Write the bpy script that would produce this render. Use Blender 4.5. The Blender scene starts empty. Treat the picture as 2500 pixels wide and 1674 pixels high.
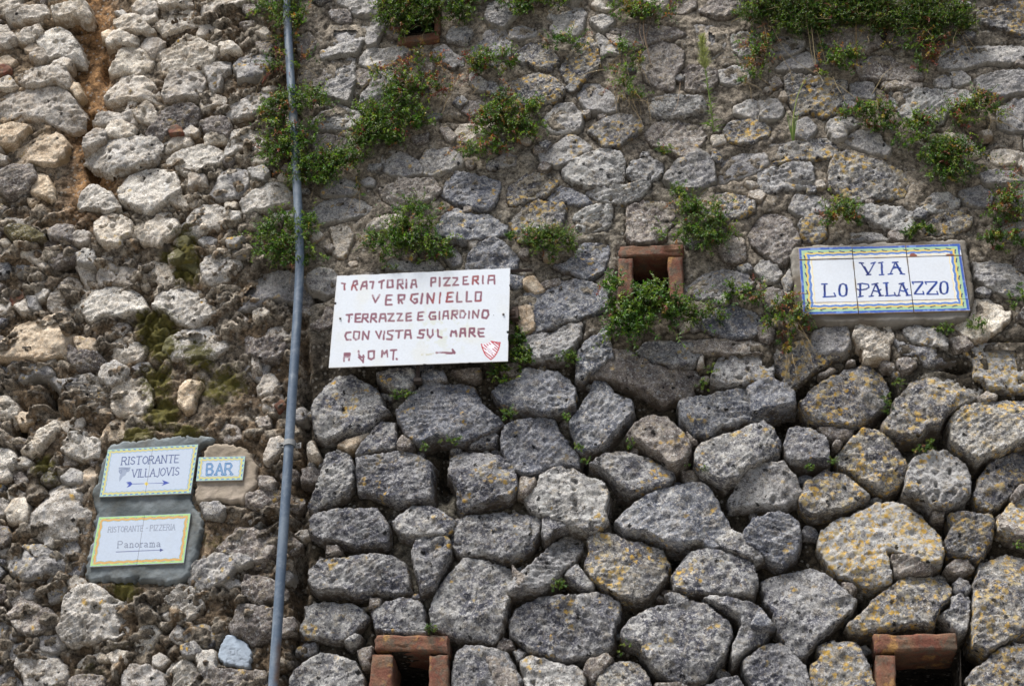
import bpy, math, random
import numpy as np
from mathutils import Vector, Matrix
random.seed(7); RNG = np.random.default_rng(11)
scn = bpy.context.scene
COL = scn.collection
R = math.radians

# ------------------------------------------------------------------ camera
PITCH, YAW, ROLL, FPX = R(32.0), R(5.9), R(1.15), 3874.0
PW, PH = 2500.0, 1674.0
fwd = np.array([-math.sin(YAW)*math.cos(PITCH), math.cos(YAW)*math.cos(PITCH), math.sin(PITCH)])
rt0 = np.array([math.cos(YAW), math.sin(YAW), 0.0])
up0 = np.cross(rt0, fwd)
rt = rt0*math.cos(ROLL)+up0*math.sin(ROLL)
up = np.cross(rt, fwd)
CEN = np.array([0.0, 0.0, 4.8])
CAM = CEN - fwd*6.04
cam = bpy.data.cameras.new('camera'); camo = bpy.data.objects.new('camera', cam); COL.objects.link(camo)
cam.sensor_width = 36.0; cam.lens = 36.0*FPX/PW
cam.clip_start = 0.05; cam.clip_end = 500.0
m = Matrix.Identity(4)
for i in range(3):
    m[i][0] = rt[i]; m[i][1] = up[i]; m[i][2] = -fwd[i]; m[i][3] = CAM[i]
camo.matrix_world = m
scn.camera = camo

# ------------------------------------------------------------------ light: bright overcast, light from upper left
world = bpy.data.worlds.new('World'); scn.world = world; world.use_nodes = True
nt = world.node_tree; nt.nodes.clear()
SUN_EL, SUN_AZ = R(65), R(-42)          # azimuth measured from the wall normal, negative = from the left
sky = nt.nodes.new('ShaderNodeTexSky'); sky.sky_type = 'NISHITA'; sky.sun_disc = False
sundir = Vector((math.sin(SUN_AZ)*math.cos(SUN_EL), -math.cos(SUN_AZ)*math.cos(SUN_EL), math.sin(SUN_EL)))
sky.sun_elevation = SUN_EL; sky.sun_rotation = math.atan2(sundir.x, sundir.y)
sky.altitude = 100; sky.air_density = 1.0; sky.dust_density = 2.5; sky.ozone_density = 1.0
bg = nt.nodes.new('ShaderNodeBackground'); bg.inputs[1].default_value = 0.058
wo = nt.nodes.new('ShaderNodeOutputWorld')
nt.links.new(sky.outputs[0], bg.inputs[0]); nt.links.new(bg.outputs[0], wo.inputs[0])
sl = bpy.data.lights.new('sun', 'SUN'); sl.energy = 4.7; sl.angle = R(26); sl.color = (1.0, 0.965, 0.925)
so = bpy.data.objects.new('sun', sl); COL.objects.link(so)
so.rotation_euler = sundir.to_track_quat('Z', 'Y').to_euler(); so.location = (-4, -6, 12)
scn.view_settings.view_transform = 'Standard'; scn.view_settings.look = 'None'
scn.view_settings.gamma = 1.0; scn.view_settings.use_curve_mapping = False
scn.view_settings.exposure = 0.80
scn.cycles.max_bounces = 6; scn.cycles.diffuse_bounces = 3

# ------------------------------------------------------------------ helpers
def W(px, py, out=0.0):
    """point of the photograph (2500 x 1674) -> place on the wall, `out` metres in front of it"""
    px = np.asarray(px, float); py = np.asarray(py, float)
    d = fwd*FPX + np.multiply.outer(px-PW/2, rt) - np.multiply.outer(py-PH/2, up)
    t = (-out - CAM[1])/d[..., 1]
    return CAM + d*t[..., None]
def PX(x, z, out=0.0):
    x = np.asarray(x, float); z = np.asarray(z, float)
    v = np.stack([x-CAM[0], np.zeros_like(x)-out-CAM[1], z-CAM[2]], -1)
    dz = v@fwd
    return PW/2+FPX*(v@rt)/dz, PH/2-FPX*(v@up)/dz

def _h(ix, iy, iz, s):
    n = (ix*374761393 + iy*668265263 + iz*2147483647 + s*974634777) & 0xffffffff
    n = ((n ^ (n >> 13))*1274126177) & 0xffffffff
    n = (n ^ (n >> 16))
    return (n & 0xffff)/65535.0
def vnoise(p, s=0):
    f = np.floor(p).astype(np.int64); t = p-f; t = t*t*(3-2*t)
    x, y, z = f[:, 0], f[:, 1], f[:, 2]; a, b, c = t[:, 0], t[:, 1], t[:, 2]
    def L(u, v, w): return u+(v-u)*w
    return L(L(L(_h(x, y, z, s), _h(x+1, y, z, s), a), L(_h(x, y+1, z, s), _h(x+1, y+1, z, s), a), b),
             L(L(_h(x, y, z+1, s), _h(x+1, y, z+1, s), a), L(_h(x, y+1, z+1, s), _h(x+1, y+1, z+1, s), a), b), c)*2-1
def worley(x, z, sc, s=0):
    X, Z = x*sc, z*sc; ix, iz = np.floor(X).astype(np.int64), np.floor(Z).astype(np.int64)
    f1 = np.full(x.shape, 9.0); f2 = f1.copy(); idd = np.zeros(x.shape); cx = f1*0; cz = f1*0
    for a in (-1, 0, 1):
        for b in (-1, 0, 1):
            u = _h(ix+a, iz+b, ix*0, s); v = _h(ix+a, iz+b, ix*0, s+1); w = _h(ix+a, iz+b, ix*0, s+2)
            dx, dz = X-(ix+a+u), Z-(iz+b+v); d = np.hypot(dx, dz); m_ = d < f1
            f2 = np.where(m_, f1, np.minimum(f2, d)); idd = np.where(m_, w, idd); cx = np.where(m_, dx, cx); cz = np.where(m_, dz, cz); f1 = np.where(m_, d, f1)
    return f1, f2, idd, cx/sc, cz/sc
def fbm(p, o=3, s=0, g=0.5):
    r = np.zeros(len(p)); a = 1.0; t = 0
    for k in range(o):
        r += a*vnoise(p*(2.03**k)+k*17.3, s+k); t += a; a *= g
    return r/t
def p3(x, z, y=0.0): return np.stack([x, np.zeros_like(x)+y, z], -1)

def mesh_np(name, V, F, mat=None, parent=None, smooth=True, attrs=None, cols=None, loc=None):
    """V n x 3, F list of (k x 3) or (k x 4) index arrays"""
    me = bpy.data.meshes.new(name)
    V = np.asarray(V, np.float32)
    if loc is not None: V = V-np.asarray(loc, np.float32)
    Fs = [np.asarray(f, np.int32) for f in (F if isinstance(F, list) else [F]) if len(f)]
    me.vertices.add(len(V)); me.vertices.foreach_set('co', V.ravel())
    tot = sum(f.size for f in Fs); nf = sum(len(f) for f in Fs)
    me.loops.add(tot); me.loops.foreach_set('vertex_index', np.concatenate([f.ravel() for f in Fs]))
    ls = []; st = 0
    for f in Fs:
        ls.append(st+np.arange(len(f))*f.shape[1]); st += f.size
    me.polygons.add(nf); me.polygons.foreach_set('loop_start', np.concatenate(ls).astype(np.int32))
    me.polygons.foreach_set('use_smooth', np.full(nf, smooth))
    for k, a in (attrs or {}).items():
        at = me.attributes.new(k, 'FLOAT', 'POINT'); at.data.foreach_set('value', np.asarray(a, np.float32))
    if cols is not None:
        ca = me.color_attributes.new('Col', 'FLOAT_COLOR', 'POINT')
        c4 = np.ones((len(V), 4), np.float32); c4[:, :3] = cols; ca.data.foreach_set('color', c4.ravel())
    me.update(calc_edges=True); me.validate()
    if mat: me.materials.append(mat)
    o = bpy.data.objects.new(name, me); COL.objects.link(o)
    if loc is not None: o.location = [float(v) for v in loc]
    if parent:
        o.parent = parent
        o.location = [float(a)-b for a, b in zip((loc if loc is not None else (0, 0, 0)), parent.location)]
        if parent.parent: o.location = [a-b for a, b in zip(o.location, parent.parent.location)]
    return o
def thing(name, label, cat, loc=(0, 0, 0), group=None):
    o = bpy.data.objects.new(name, None); COL.objects.link(o)
    o.location = [float(v) for v in loc]; o.empty_display_size = 0.05
    o['label'] = label; o['category'] = cat
    if group: o['group'] = group
    return o
class Geo:
    def __init__(s): s.v = []; s.f3 = []; s.f4 = []; s.c = []; s.n = 0
    def add(s, V, F, col=(1, 1, 1)):
        V = np.asarray(V, float); F = np.asarray(F, int)
        (s.f3 if F.shape[1] == 3 else s.f4).append(F+s.n)
        s.v.append(V); c = np.asarray(col, float)
        s.c.append(np.broadcast_to(c, (len(V), 3)) if c.ndim == 1 else c); s.n += len(V)
    def build(s, name, mat, parent=None, smooth=True, loc=None):
        F = []
        if s.f3: F.append(np.concatenate(s.f3))
        if s.f4: F.append(np.concatenate(s.f4))
        return mesh_np(name, np.concatenate(s.v), F, mat, parent, smooth, cols=np.concatenate(s.c), loc=loc)
def tube(P, rad, n=8, cap=True):
    P = np.asarray(P, float); k = len(P); rad = np.broadcast_to(np.asarray(rad, float), (k,))
    T = np.gradient(P, axis=0); T /= np.linalg.norm(T, axis=1)[:, None]+1e-12
    ref = np.array([0.31, 0.2, 0.93]) if abs(T[0] @ np.array([0.31, 0.2, 0.93])) < 0.9 else np.array([1.0, 0, 0])
    A = np.cross(T, ref); A /= np.linalg.norm(A, axis=1)[:, None]; B = np.cross(T, A)
    a = np.arange(n)*2*math.pi/n
    V = P[:, None]+rad[:, None, None]*(np.cos(a)[None, :, None]*A[:, None]+np.sin(a)[None, :, None]*B[:, None])
    V = V.reshape(-1, 3); i = np.arange(k-1)[:, None]*n; j = np.arange(n)[None]; j2 = (j+1) % n
    F = np.stack([i+j, i+j2, i+n+j2, i+n+j], -1).reshape(-1, 4)
    return V, F
def box(cx, cy, cz, sx, sy, sz, rot=0.0):
    s = np.array([[-1, -1, -1], [1, -1, -1], [1, 1, -1], [-1, 1, -1], [-1, -1, 1], [1, -1, 1], [1, 1, 1], [-1, 1, 1]])*0.5
    V = s*np.array([sx, sy, sz]); c, n = math.cos(rot), math.sin(rot)
    V = np.stack([V[:, 0]*c-V[:, 2]*n, V[:, 1], V[:, 0]*n+V[:, 2]*c], -1)+np.array([cx, cy, cz])
    F = [[0, 3, 2, 1], [4, 5, 6, 7], [0, 1, 5, 4], [1, 2, 6, 5], [2, 3, 7, 6], [3, 0, 4, 7]]
    return V, F
def polysd(x, z, P):
    """signed distance, positive inside"""
    d = np.full(x.shape, 1e9); ins = np.zeros(x.shape, bool); n = len(P)
    for i in range(n):
        ax, az = P[i]; bx, bz = P[(i+1) % n]
        ex, ez = bx-ax, bz-az; t = np.clip(((x-ax)*ex+(z-az)*ez)/(ex*ex+ez*ez+1e-12), 0, 1)
        d = np.minimum(d, np.hypot(x-ax-t*ex, z-az-t*ez))
        c = ((az > z) != (bz > z)) & (x < (bx-ax)*(z-az)/((bz-az) if bz != az else 1e-12)+ax)
        ins ^= c
    return np.where(ins, d, -d)
def chaikin(P, k=1):
    for _ in range(k):
        Q = np.roll(P, -1, 0); P = np.stack([P*.78+Q*.22, P*.22+Q*.78], 1).reshape(-1, 2)
    return P
def sm(a, b, x):
    t = np.clip((x-a)/(b-a), 0, 1); return t*t*(3-2*t)

# ------------------------------------------------------------------ materials
def NT(name):
    mt = bpy.data.materials.new(name); mt.use_nodes = True; n = mt.node_tree
    for q in list(n.nodes): n.nodes.remove(q)
    out = n.nodes.new('ShaderNodeOutputMaterial'); b = n.nodes.new('ShaderNodeBsdfPrincipled')
    n.links.new(b.outputs[0], out.inputs[0]); b.inputs['Specular IOR Level'].default_value = 0.25
    return mt, n, b, out
def nd(n, t, **k):
    q = n.nodes.new(t)
    for a, v in k.items(): setattr(q, a, v)
    return q
def mixc(n, fac, a, b, mode='MIX'):
    q = nd(n, 'ShaderNodeMix', data_type='RGBA', blend_type=mode)
    for s, v in ((q.inputs[0], fac), (q.inputs[6], a), (q.inputs[7], b)):
        if hasattr(v, 'is_linked') or isinstance(v, bpy.types.NodeSocket): n.links.new(v, s)
        elif isinstance(v, (int, float)): s.default_value = v
        else: s.default_value = (*v, 1)
    return q.outputs[2]
def mth(n, op, a, b=0.0, c=0.0, clamp=False):
    q = nd(n, 'ShaderNodeMath', operation=op, use_clamp=clamp)
    for s, v in zip(q.inputs, (a, b, c)):
        if isinstance(v, bpy.types.NodeSocket): n.links.new(v, s)
        else: s.default_value = v
    return q.outputs[0]
def rng(n, v, a, b, c=0.0, d=1.0):
    q = nd(n, 'ShaderNodeMapRange', clamp=True); n.links.new(v, q.inputs[0])
    for i, k in enumerate((a, b, c, d)): q.inputs[i+1].default_value = k
    return q.outputs[0]
def noise(n, vec, scale, det=4, rough=0.6, dist=0.0):
    q = nd(n, 'ShaderNodeTexNoise'); q.inputs['Scale'].default_value = scale; q.inputs['Detail'].default_value = det
    q.inputs['Roughness'].default_value = rough; q.inputs['Distortion'].default_value = dist
    n.links.new(vec, q.inputs['Vector']); return q.outputs[0]
def voro(n, vec, scale, feat='F1', rnd=1.0):
    q = nd(n, 'ShaderNodeTexVoronoi', feature=feat); q.inputs['Scale'].default_value = scale
    q.inputs['Randomness'].default_value = rnd; n.links.new(vec, q.inputs['Vector']); return q
def warp(n, v, scale, amt):
    q = nd(n, 'ShaderNodeTexNoise'); q.inputs['Scale'].default_value = scale; q.inputs['Detail'].default_value = 4; n.links.new(v, q.inputs['Vector'])
    a = nd(n, 'ShaderNodeVectorMath', operation='SUBTRACT'); n.links.new(q.outputs['Color'], a.inputs[0]); a.inputs[1].default_value = (.5, .5, .5)
    b = nd(n, 'ShaderNodeVectorMath', operation='SCALE'); n.links.new(a.outputs[0], b.inputs[0]); b.inputs['Scale'].default_value = amt
    c = nd(n, 'ShaderNodeVectorMath', operation='ADD'); n.links.new(v, c.inputs[0]); n.links.new(b.outputs[0], c.inputs[1]); return c.outputs[0]
def coords(n):
    tc = nd(n, 'ShaderNodeTexCoord'); oi = nd(n, 'ShaderNodeObjectInfo')
    a = nd(n, 'ShaderNodeVectorMath', operation='ADD'); n.links.new(tc.outputs['Object'], a.inputs[0])
    s = mth(n, 'MULTIPLY', oi.outputs['Random'], 37.0)
    cb = nd(n, 'ShaderNodeCombineXYZ'); n.links.new(s, cb.inputs[0]); n.links.new(mth(n, 'MULTIPLY', s, 1.7), cb.inputs[1])
    n.links.new(s, cb.inputs[2]); n.links.new(cb.outputs[0], a.inputs[1])
    return a.outputs[0], oi.outputs['Random']
def attr(n, name):
    q = nd(n, 'ShaderNodeAttribute', attribute_name=name); return q
def bump(n, b, hs, base=None):
    prev = base
    for h, st, ds in hs:
        q = nd(n, 'ShaderNodeBump'); q.inputs['Strength'].default_value = st; q.inputs['Distance'].default_value = ds
        n.links.new(h, q.inputs['Height'])
        if prev is not None: n.links.new(prev, q.inputs['Normal'])
        prev = q.outputs[0]
    n.links.new(prev, b.inputs['Normal'])
MOSSC = (0.10, 0.095, 0.018)
def stone_mat(name, c1, c2, c3, dark, white=0.2, black=0.3, ochre=0.2, smear=(0.115, 0.09, 0.065), patch=.5, beige=.45, darkk=.8, lite=(.56, .55, .53), tan=(.46, .39, .28), smw=.22):
    mt, n, b, out = NT(name); v, rnd = coords(n)
    n1 = noise(n, v, 9, 7, .62, .6); c = mixc(n, rng(n, n1, .42, .58), c1, c2)
    n2 = noise(n, v, 24, 6, .68, .8); c = mixc(n, rng(n, n2, .51, .58, 0, patch), c, c3)
    n7 = noise(n, v, 36, 6, .72, .6); c = mixc(n, rng(n, n7, .53, .58, 0, beige), c, tan)
    n3 = noise(n, v, 55, 6, .78); c = mixc(n, rng(n, n3, .535, .60, 0, darkk), c, dark)
    n8 = noise(n, v, 95, 5, .75, .4); c = mixc(n, rng(n, n8, .54, .61, 0, .8), c, lite)
    # fine pepper and salt
    n4 = noise(n, v, 190, 4, .8); c = mixc(n, 1.0, c, mixc(n, rng(n, n4, .33, .67), (.50, .50, .52), (1.45, 1.43, 1.40)), 'MULTIPLY')
    # pale lichen crust
    n5 = noise(n, v, 17, 6, .75, 1.2); n5b = noise(n, v, 90, 5, .75)
    msk = mth(n, 'ADD', mth(n, 'MULTIPLY', n5, .6), mth(n, 'MULTIPLY', n5b, .4))
    th = .62-.14*white
    c = mixc(n, rng(n, msk, th, th+.02, 0, .85), c, (.56, .56, .55))
    vw = voro(n, v, 75); sepw = nd(n, 'ShaderNodeSeparateColor'); n.links.new(vw.outputs['Color'], sepw.inputs[0])
    w1 = mth(n, 'MULTIPLY', mth(n, 'LESS_THAN', vw.outputs['Distance'], .30), mth(n, 'LESS_THAN', sepw.outputs[0], .06+.16*white))
    c = mixc(n, mth(n, 'MULTIPLY', w1, .75), c, (.6, .6, .58))
    # ochre lichen
    n6 = noise(n, v, 7, 3, .6, .5); wv = warp(n, v, 60, .022); vo = voro(n, wv, 48); sep = nd(n, 'ShaderNodeSeparateColor'); n.links.new(vo.outputs['Color'], sep.inputs[0])
    wob = noise(n, v, 130, 3, .7)
    dd = mth(n, 'ADD', vo.outputs['Distance'], mth(n, 'MULTIPLY', mth(n, 'SUBTRACT', wob, .5), 1.1))
    o1 = mth(n, 'MULTIPLY', rng(n, dd, .56, .30), mth(n, 'LESS_THAN', sep.outputs[1], .25+1.0*ochre))
    o1 = mth(n, 'MULTIPLY', o1, rng(n, n6, .64-.36*ochre, .69-.36*ochre))
    c = mixc(n, mth(n, 'MULTIPLY', o1, .9), c, mixc(n, sep.outputs[2], (.66, .40, .06), (.52, .44, .26)))
    # black spots
    vb = voro(n, wv, 30); sb = nd(n, 'ShaderNodeSeparateColor'); n.links.new(vb.outputs['Color'], sb.inputs[0])
    db = mth(n, 'ADD', vb.outputs['Distance'], mth(n, 'MULTIPLY', mth(n, 'SUBTRACT', wob, .5), .6))
    bk = mth(n, 'MULTIPLY', rng(n, db, .27, .20), mth(n, 'LESS_THAN', sb.outputs[0], black*.45))
    c = mixc(n, mth(n, 'MULTIPLY', bk, .93), c, (.012, .012, .012))
    # whole-stone value shift
    c = mixc(n, 1.0, c, mixc(n, rnd, (.80, .80, .82), (1.18, 1.17, 1.14)), 'MULTIPLY')
    ck_ = mth(n, 'ABSOLUTE', mth(n, 'SUBTRACT', noise(n, v, 11, 5, .6, 1.6), .5)); c = mixc(n, rng(n, ck_, .001, .010, .75, 0), c, dark)
    e = attr(n, 'edge').outputs['Fac']
    en = mth(n, 'ADD', e, mth(n, 'MULTIPLY', mth(n, 'SUBTRACT', noise(n, v, 26, 5, .7), .5), 1.1))
    c = mixc(n, rng(n, en, .02, smw, .85, 0), c, smear)
    mo = attr(n, 'moss').outputs['Fac']
    mn = mth(n, 'ADD', mo, mth(n, 'MULTIPLY', mth(n, 'SUBTRACT', noise(n, v, 45, 5, .75), .5), 1.6))
    c = mixc(n, rng(n, mn, .5, .8, 0, .9), c, MOSSC)
    n.links.new(c, b.inputs['Base Color']); b.inputs['Roughness'].default_value = .9
    crk = mth(n, 'ABSOLUTE', mth(n, 'SUBTRACT', noise(n, v, 14, 5, .6, 2.0), .5))
    bump(n, b, [(rng(n, crk, 0, .03), .5, .005), (n3, .8, .014), (n8, .8, .008), (n4, .65, .005), (noise(n, v, 420, 3, .8), .5, .002)])
    return mt
M = {}
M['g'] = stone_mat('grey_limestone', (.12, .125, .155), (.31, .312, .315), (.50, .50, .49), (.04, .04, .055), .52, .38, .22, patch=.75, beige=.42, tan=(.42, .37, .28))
M['h'] = stone_mat('light_grey_limestone', (.27, .27, .285), (.48, .47, .455), (.62, .60, .56), (.09, .088, .09), .42, .30, .22, patch=.65, beige=.32, tan=(.50, .44, .35), smear=(.34, .315, .27), smw=.42)
M['b'] = stone_mat('blue_grey_limestone', (.135, .15, .19), (.32, .335, .37), (.48, .49, .50), (.05, .055, .08), .40, .25, .14, beige=.35)
M['w'] = stone_mat('brown_grey_limestone', (.19, .165, .155), (.36, .325, .295), (.48, .44, .39), (.075, .062, .058), .32, .2, .15, patch=.6)
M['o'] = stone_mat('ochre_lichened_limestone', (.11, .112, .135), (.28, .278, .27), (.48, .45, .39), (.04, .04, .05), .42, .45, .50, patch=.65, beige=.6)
M['y'] = stone_mat('white_and_yellow_lichened_limestone', (.22, .22, .23), (.46, .45, .43), (.60, .58, .54), (.06, .06, .065), .9, .3, .80, patch=.8, beige=.5)
M['s'] = stone_mat('white_lichened_limestone', (.22, .22, .23), (.44, .435, .42), (.58, .57, .55), (.05, .05, .055), .75, .6, .18, patch=.65)
M['c'] = stone_mat('cream_limestone', (.60, .53, .43), (.78, .73, .64), (.82, .79, .73), (.26, .20, .15), .25, .10, .05, smear=(.36, .26, .16), patch=.6, beige=.2, darkk=.62, lite=(.80, .77, .71), tan=(.66, .53, .38))
M['v'] = stone_mat('pale_crusted_limestone', (.48, .445, .39), (.72, .69, .63), (.80, .78, .74), (.16, .135, .11), .5, .22, .12, smear=(.30, .23, .15), patch=.7, beige=.25, darkk=.8, lite=(.80, .78, .74), tan=(.58, .47, .33))
M['t'] = stone_mat('tan_limestone', (.56, .44, .31), (.74, .62, .47), (.78, .70, .57), (.34, .22, .12), .05, .08, .08, smear=(.36, .25, .13), beige=.1, darkk=.35, lite=(.76, .68, .55))
M['m'] = stone_mat('olive_stone', (.16, .14, .06), (.24, .20, .10), (.26, .24, .14), (.09, .08, .04), .1, .1, .1)
def brick_mat():
    mt, n, b, out = NT('terracotta_brick'); v, rnd = coords(n)
    c = mixc(n, rng(n, noise(n, v, 16, 6, .65, .5), .4, .62), (.15, .058, .040), (.19, .105, .066))
    c = mixc(n, rng(n, noise(n, v, 26, 6, .7, .6), .48, .60, 0, .85), c, (.11, .09, .068))
    c = mixc(n, rng(n, noise(n, v, 12, 4, .7), .56, .66, 0, .7), c, (.42, .24, .08))
    f = noise(n, v, 190, 4, .75); c = mixc(n, 1.0, c, mixc(n, rng(n, f, .3, .7), (.6, .6, .6), (1.35, 1.33, 1.3)), 'MULTIPLY')
    n.links.new(c, b.inputs['Base Color']); b.inputs['Roughness'].default_value = .92
    bump(n, b, [(noise(n, v, 60, 5, .7), .6, .008), (f, .6, .003)]); return mt
M['r'] = brick_mat()
def mortar_mat(name='lime_mortar', k=1.0):
    mt, n, b, out = NT(name); v, rnd = coords(n)
    c = attr(n, 'Col').outputs['Color']
    n1 = noise(n, v, 7, 6, .65, .8); c = mixc(n, 1.0, c, mixc(n, rng(n, n1, .35, .65), (.62, .60, .58), (1.45, 1.42, 1.36)), 'MULTIPLY')
    n2 = noise(n, v, 42, 6, .78); c = mixc(n, 1.0, c, mixc(n, rng(n, n2, .40, .60), (.32, .31, .30), (1.6, 1.58, 1.55)), 'MULTIPLY')
    vv = voro(n, v, 60); sp = nd(n, 'ShaderNodeSeparateColor'); n.links.new(vv.outputs['Color'], sp.inputs[0])
    g = mth(n, 'MULTIPLY', rng(n, vv.outputs['Distance'], .42, .30), mth(n, 'LESS_THAN', sp.outputs[0], .30))
    c = mixc(n, mth(n, 'MULTIPLY', g, .6), c, mixc(n, sp.outputs[1], (.30, .27, .22), (.50, .48, .44)))
    n3 = noise(n, v, 170, 4, .8)
    c = mixc(n, 1.0, c, mixc(n, rng(n, n3, .35, .65), (.6, .6, .6), (1.4, 1.4, 1.4)), 'MULTIPLY')
    mo = attr(n, 'moss').outputs['Fac']
    mn = mth(n, 'ADD', mo, mth(n, 'MULTIPLY', mth(n, 'SUBTRACT', noise(n, v, 40, 5, .75), .5), 1.6))
    c = mixc(n, rng(n, mn, .45, .8, 0, .92), c, mixc(n, rng(n, noise(n, v, 60, 3), .4, .6), MOSSC, (.17, .15, .03)))
    n.links.new(c, b.inputs['Base Color']); b.inputs['Roughness'].default_value = .96
    bump(n, b, [(n2, 1.0, .024), (vv.outputs['Distance'], .4, .006), (n3, .7, .005)]); return mt
M['mortar'] = mortar_mat()
def col_mat(name, rough=.5, spec=.3, grime=.25, gscale=20, bmp=.15, coat=0.0, metal=0.0, grimec=(.18, .16, .12), fine=120):
    mt, n, b, out = NT(name); v, rnd = coords(n)
    c = attr(n, 'Col').outputs['Color']
    c = mixc(n, rng(n, noise(n, v, gscale, 6, .7, .5), .48, .72, 0, grime), c, grimec)
    c = mixc(n, 1.0, c, mixc(n, noise(n, v, fine, 4, .7), (.86, .86, .86), (1.12, 1.12, 1.12)), 'MULTIPLY')
    n.links.new(c, b.inputs['Base Color']); b.inputs['Roughness'].default_value = rough
    b.inputs['Specular IOR Level'].default_value = spec; b.inputs['Coat Weight'].default_value = coat; b.inputs['Metallic'].default_value = metal
    b.inputs['Coat Roughness'].default_value = .15
    if bmp: bump(n, b, [(noise(n, v, fine, 4, .7), bmp, .003), (noise(n, v, 14, 3), bmp, .006)])
    return mt
M['tile'] = col_mat('glazed_tile', .28, .5, .10, 14, .04, .25, grimec=(.45, .42, .34))
M['paintboard'] = col_mat('painted_sheet', .55, .35, .16, 9, .06, grimec=(.48, .47, .40))
M['cement'] = col_mat('cement_render', .95, .15, .6, 9, .8, grimec=(.10, .085, .06), fine=70)
M['pipe'] = col_mat('painted_pipe', .5, .35, .35, 26, .25, grimec=(.34, .38, .42), fine=160)
M['iron'] = col_mat('rusty_iron', .8, .3, .5, 30, .5, metal=.2, grimec=(.05, .03, .025))
def leaf_mat():
    mt, n, b, out = NT('leaf'); c = attr(n, 'Col').outputs['Color']
    n.links.new(c, b.inputs['Base Color']); b.inputs['Roughness'].default_value = .5; b.inputs['Specular IOR Level'].default_value = .3
    tr = nd(n, 'ShaderNodeBsdfTranslucent'); n.links.new(mixc(n, 1.0, c, (1.3, 1.35, .7), 'MULTIPLY'), tr.inputs[0])
    mx = nd(n, 'ShaderNodeMixShader'); mx.inputs[0].default_value = .3
    n.links.new(b.outputs[0], mx.inputs[1]); n.links.new(tr.outputs[0], mx.inputs[2]); n.links.new(mx.outputs[0], out.inputs[0]); return mt
M['leaf'] = leaf_mat()
M['stem'] = col_mat('plant_stem', .8, .2, .2, 60, 0)
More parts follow.
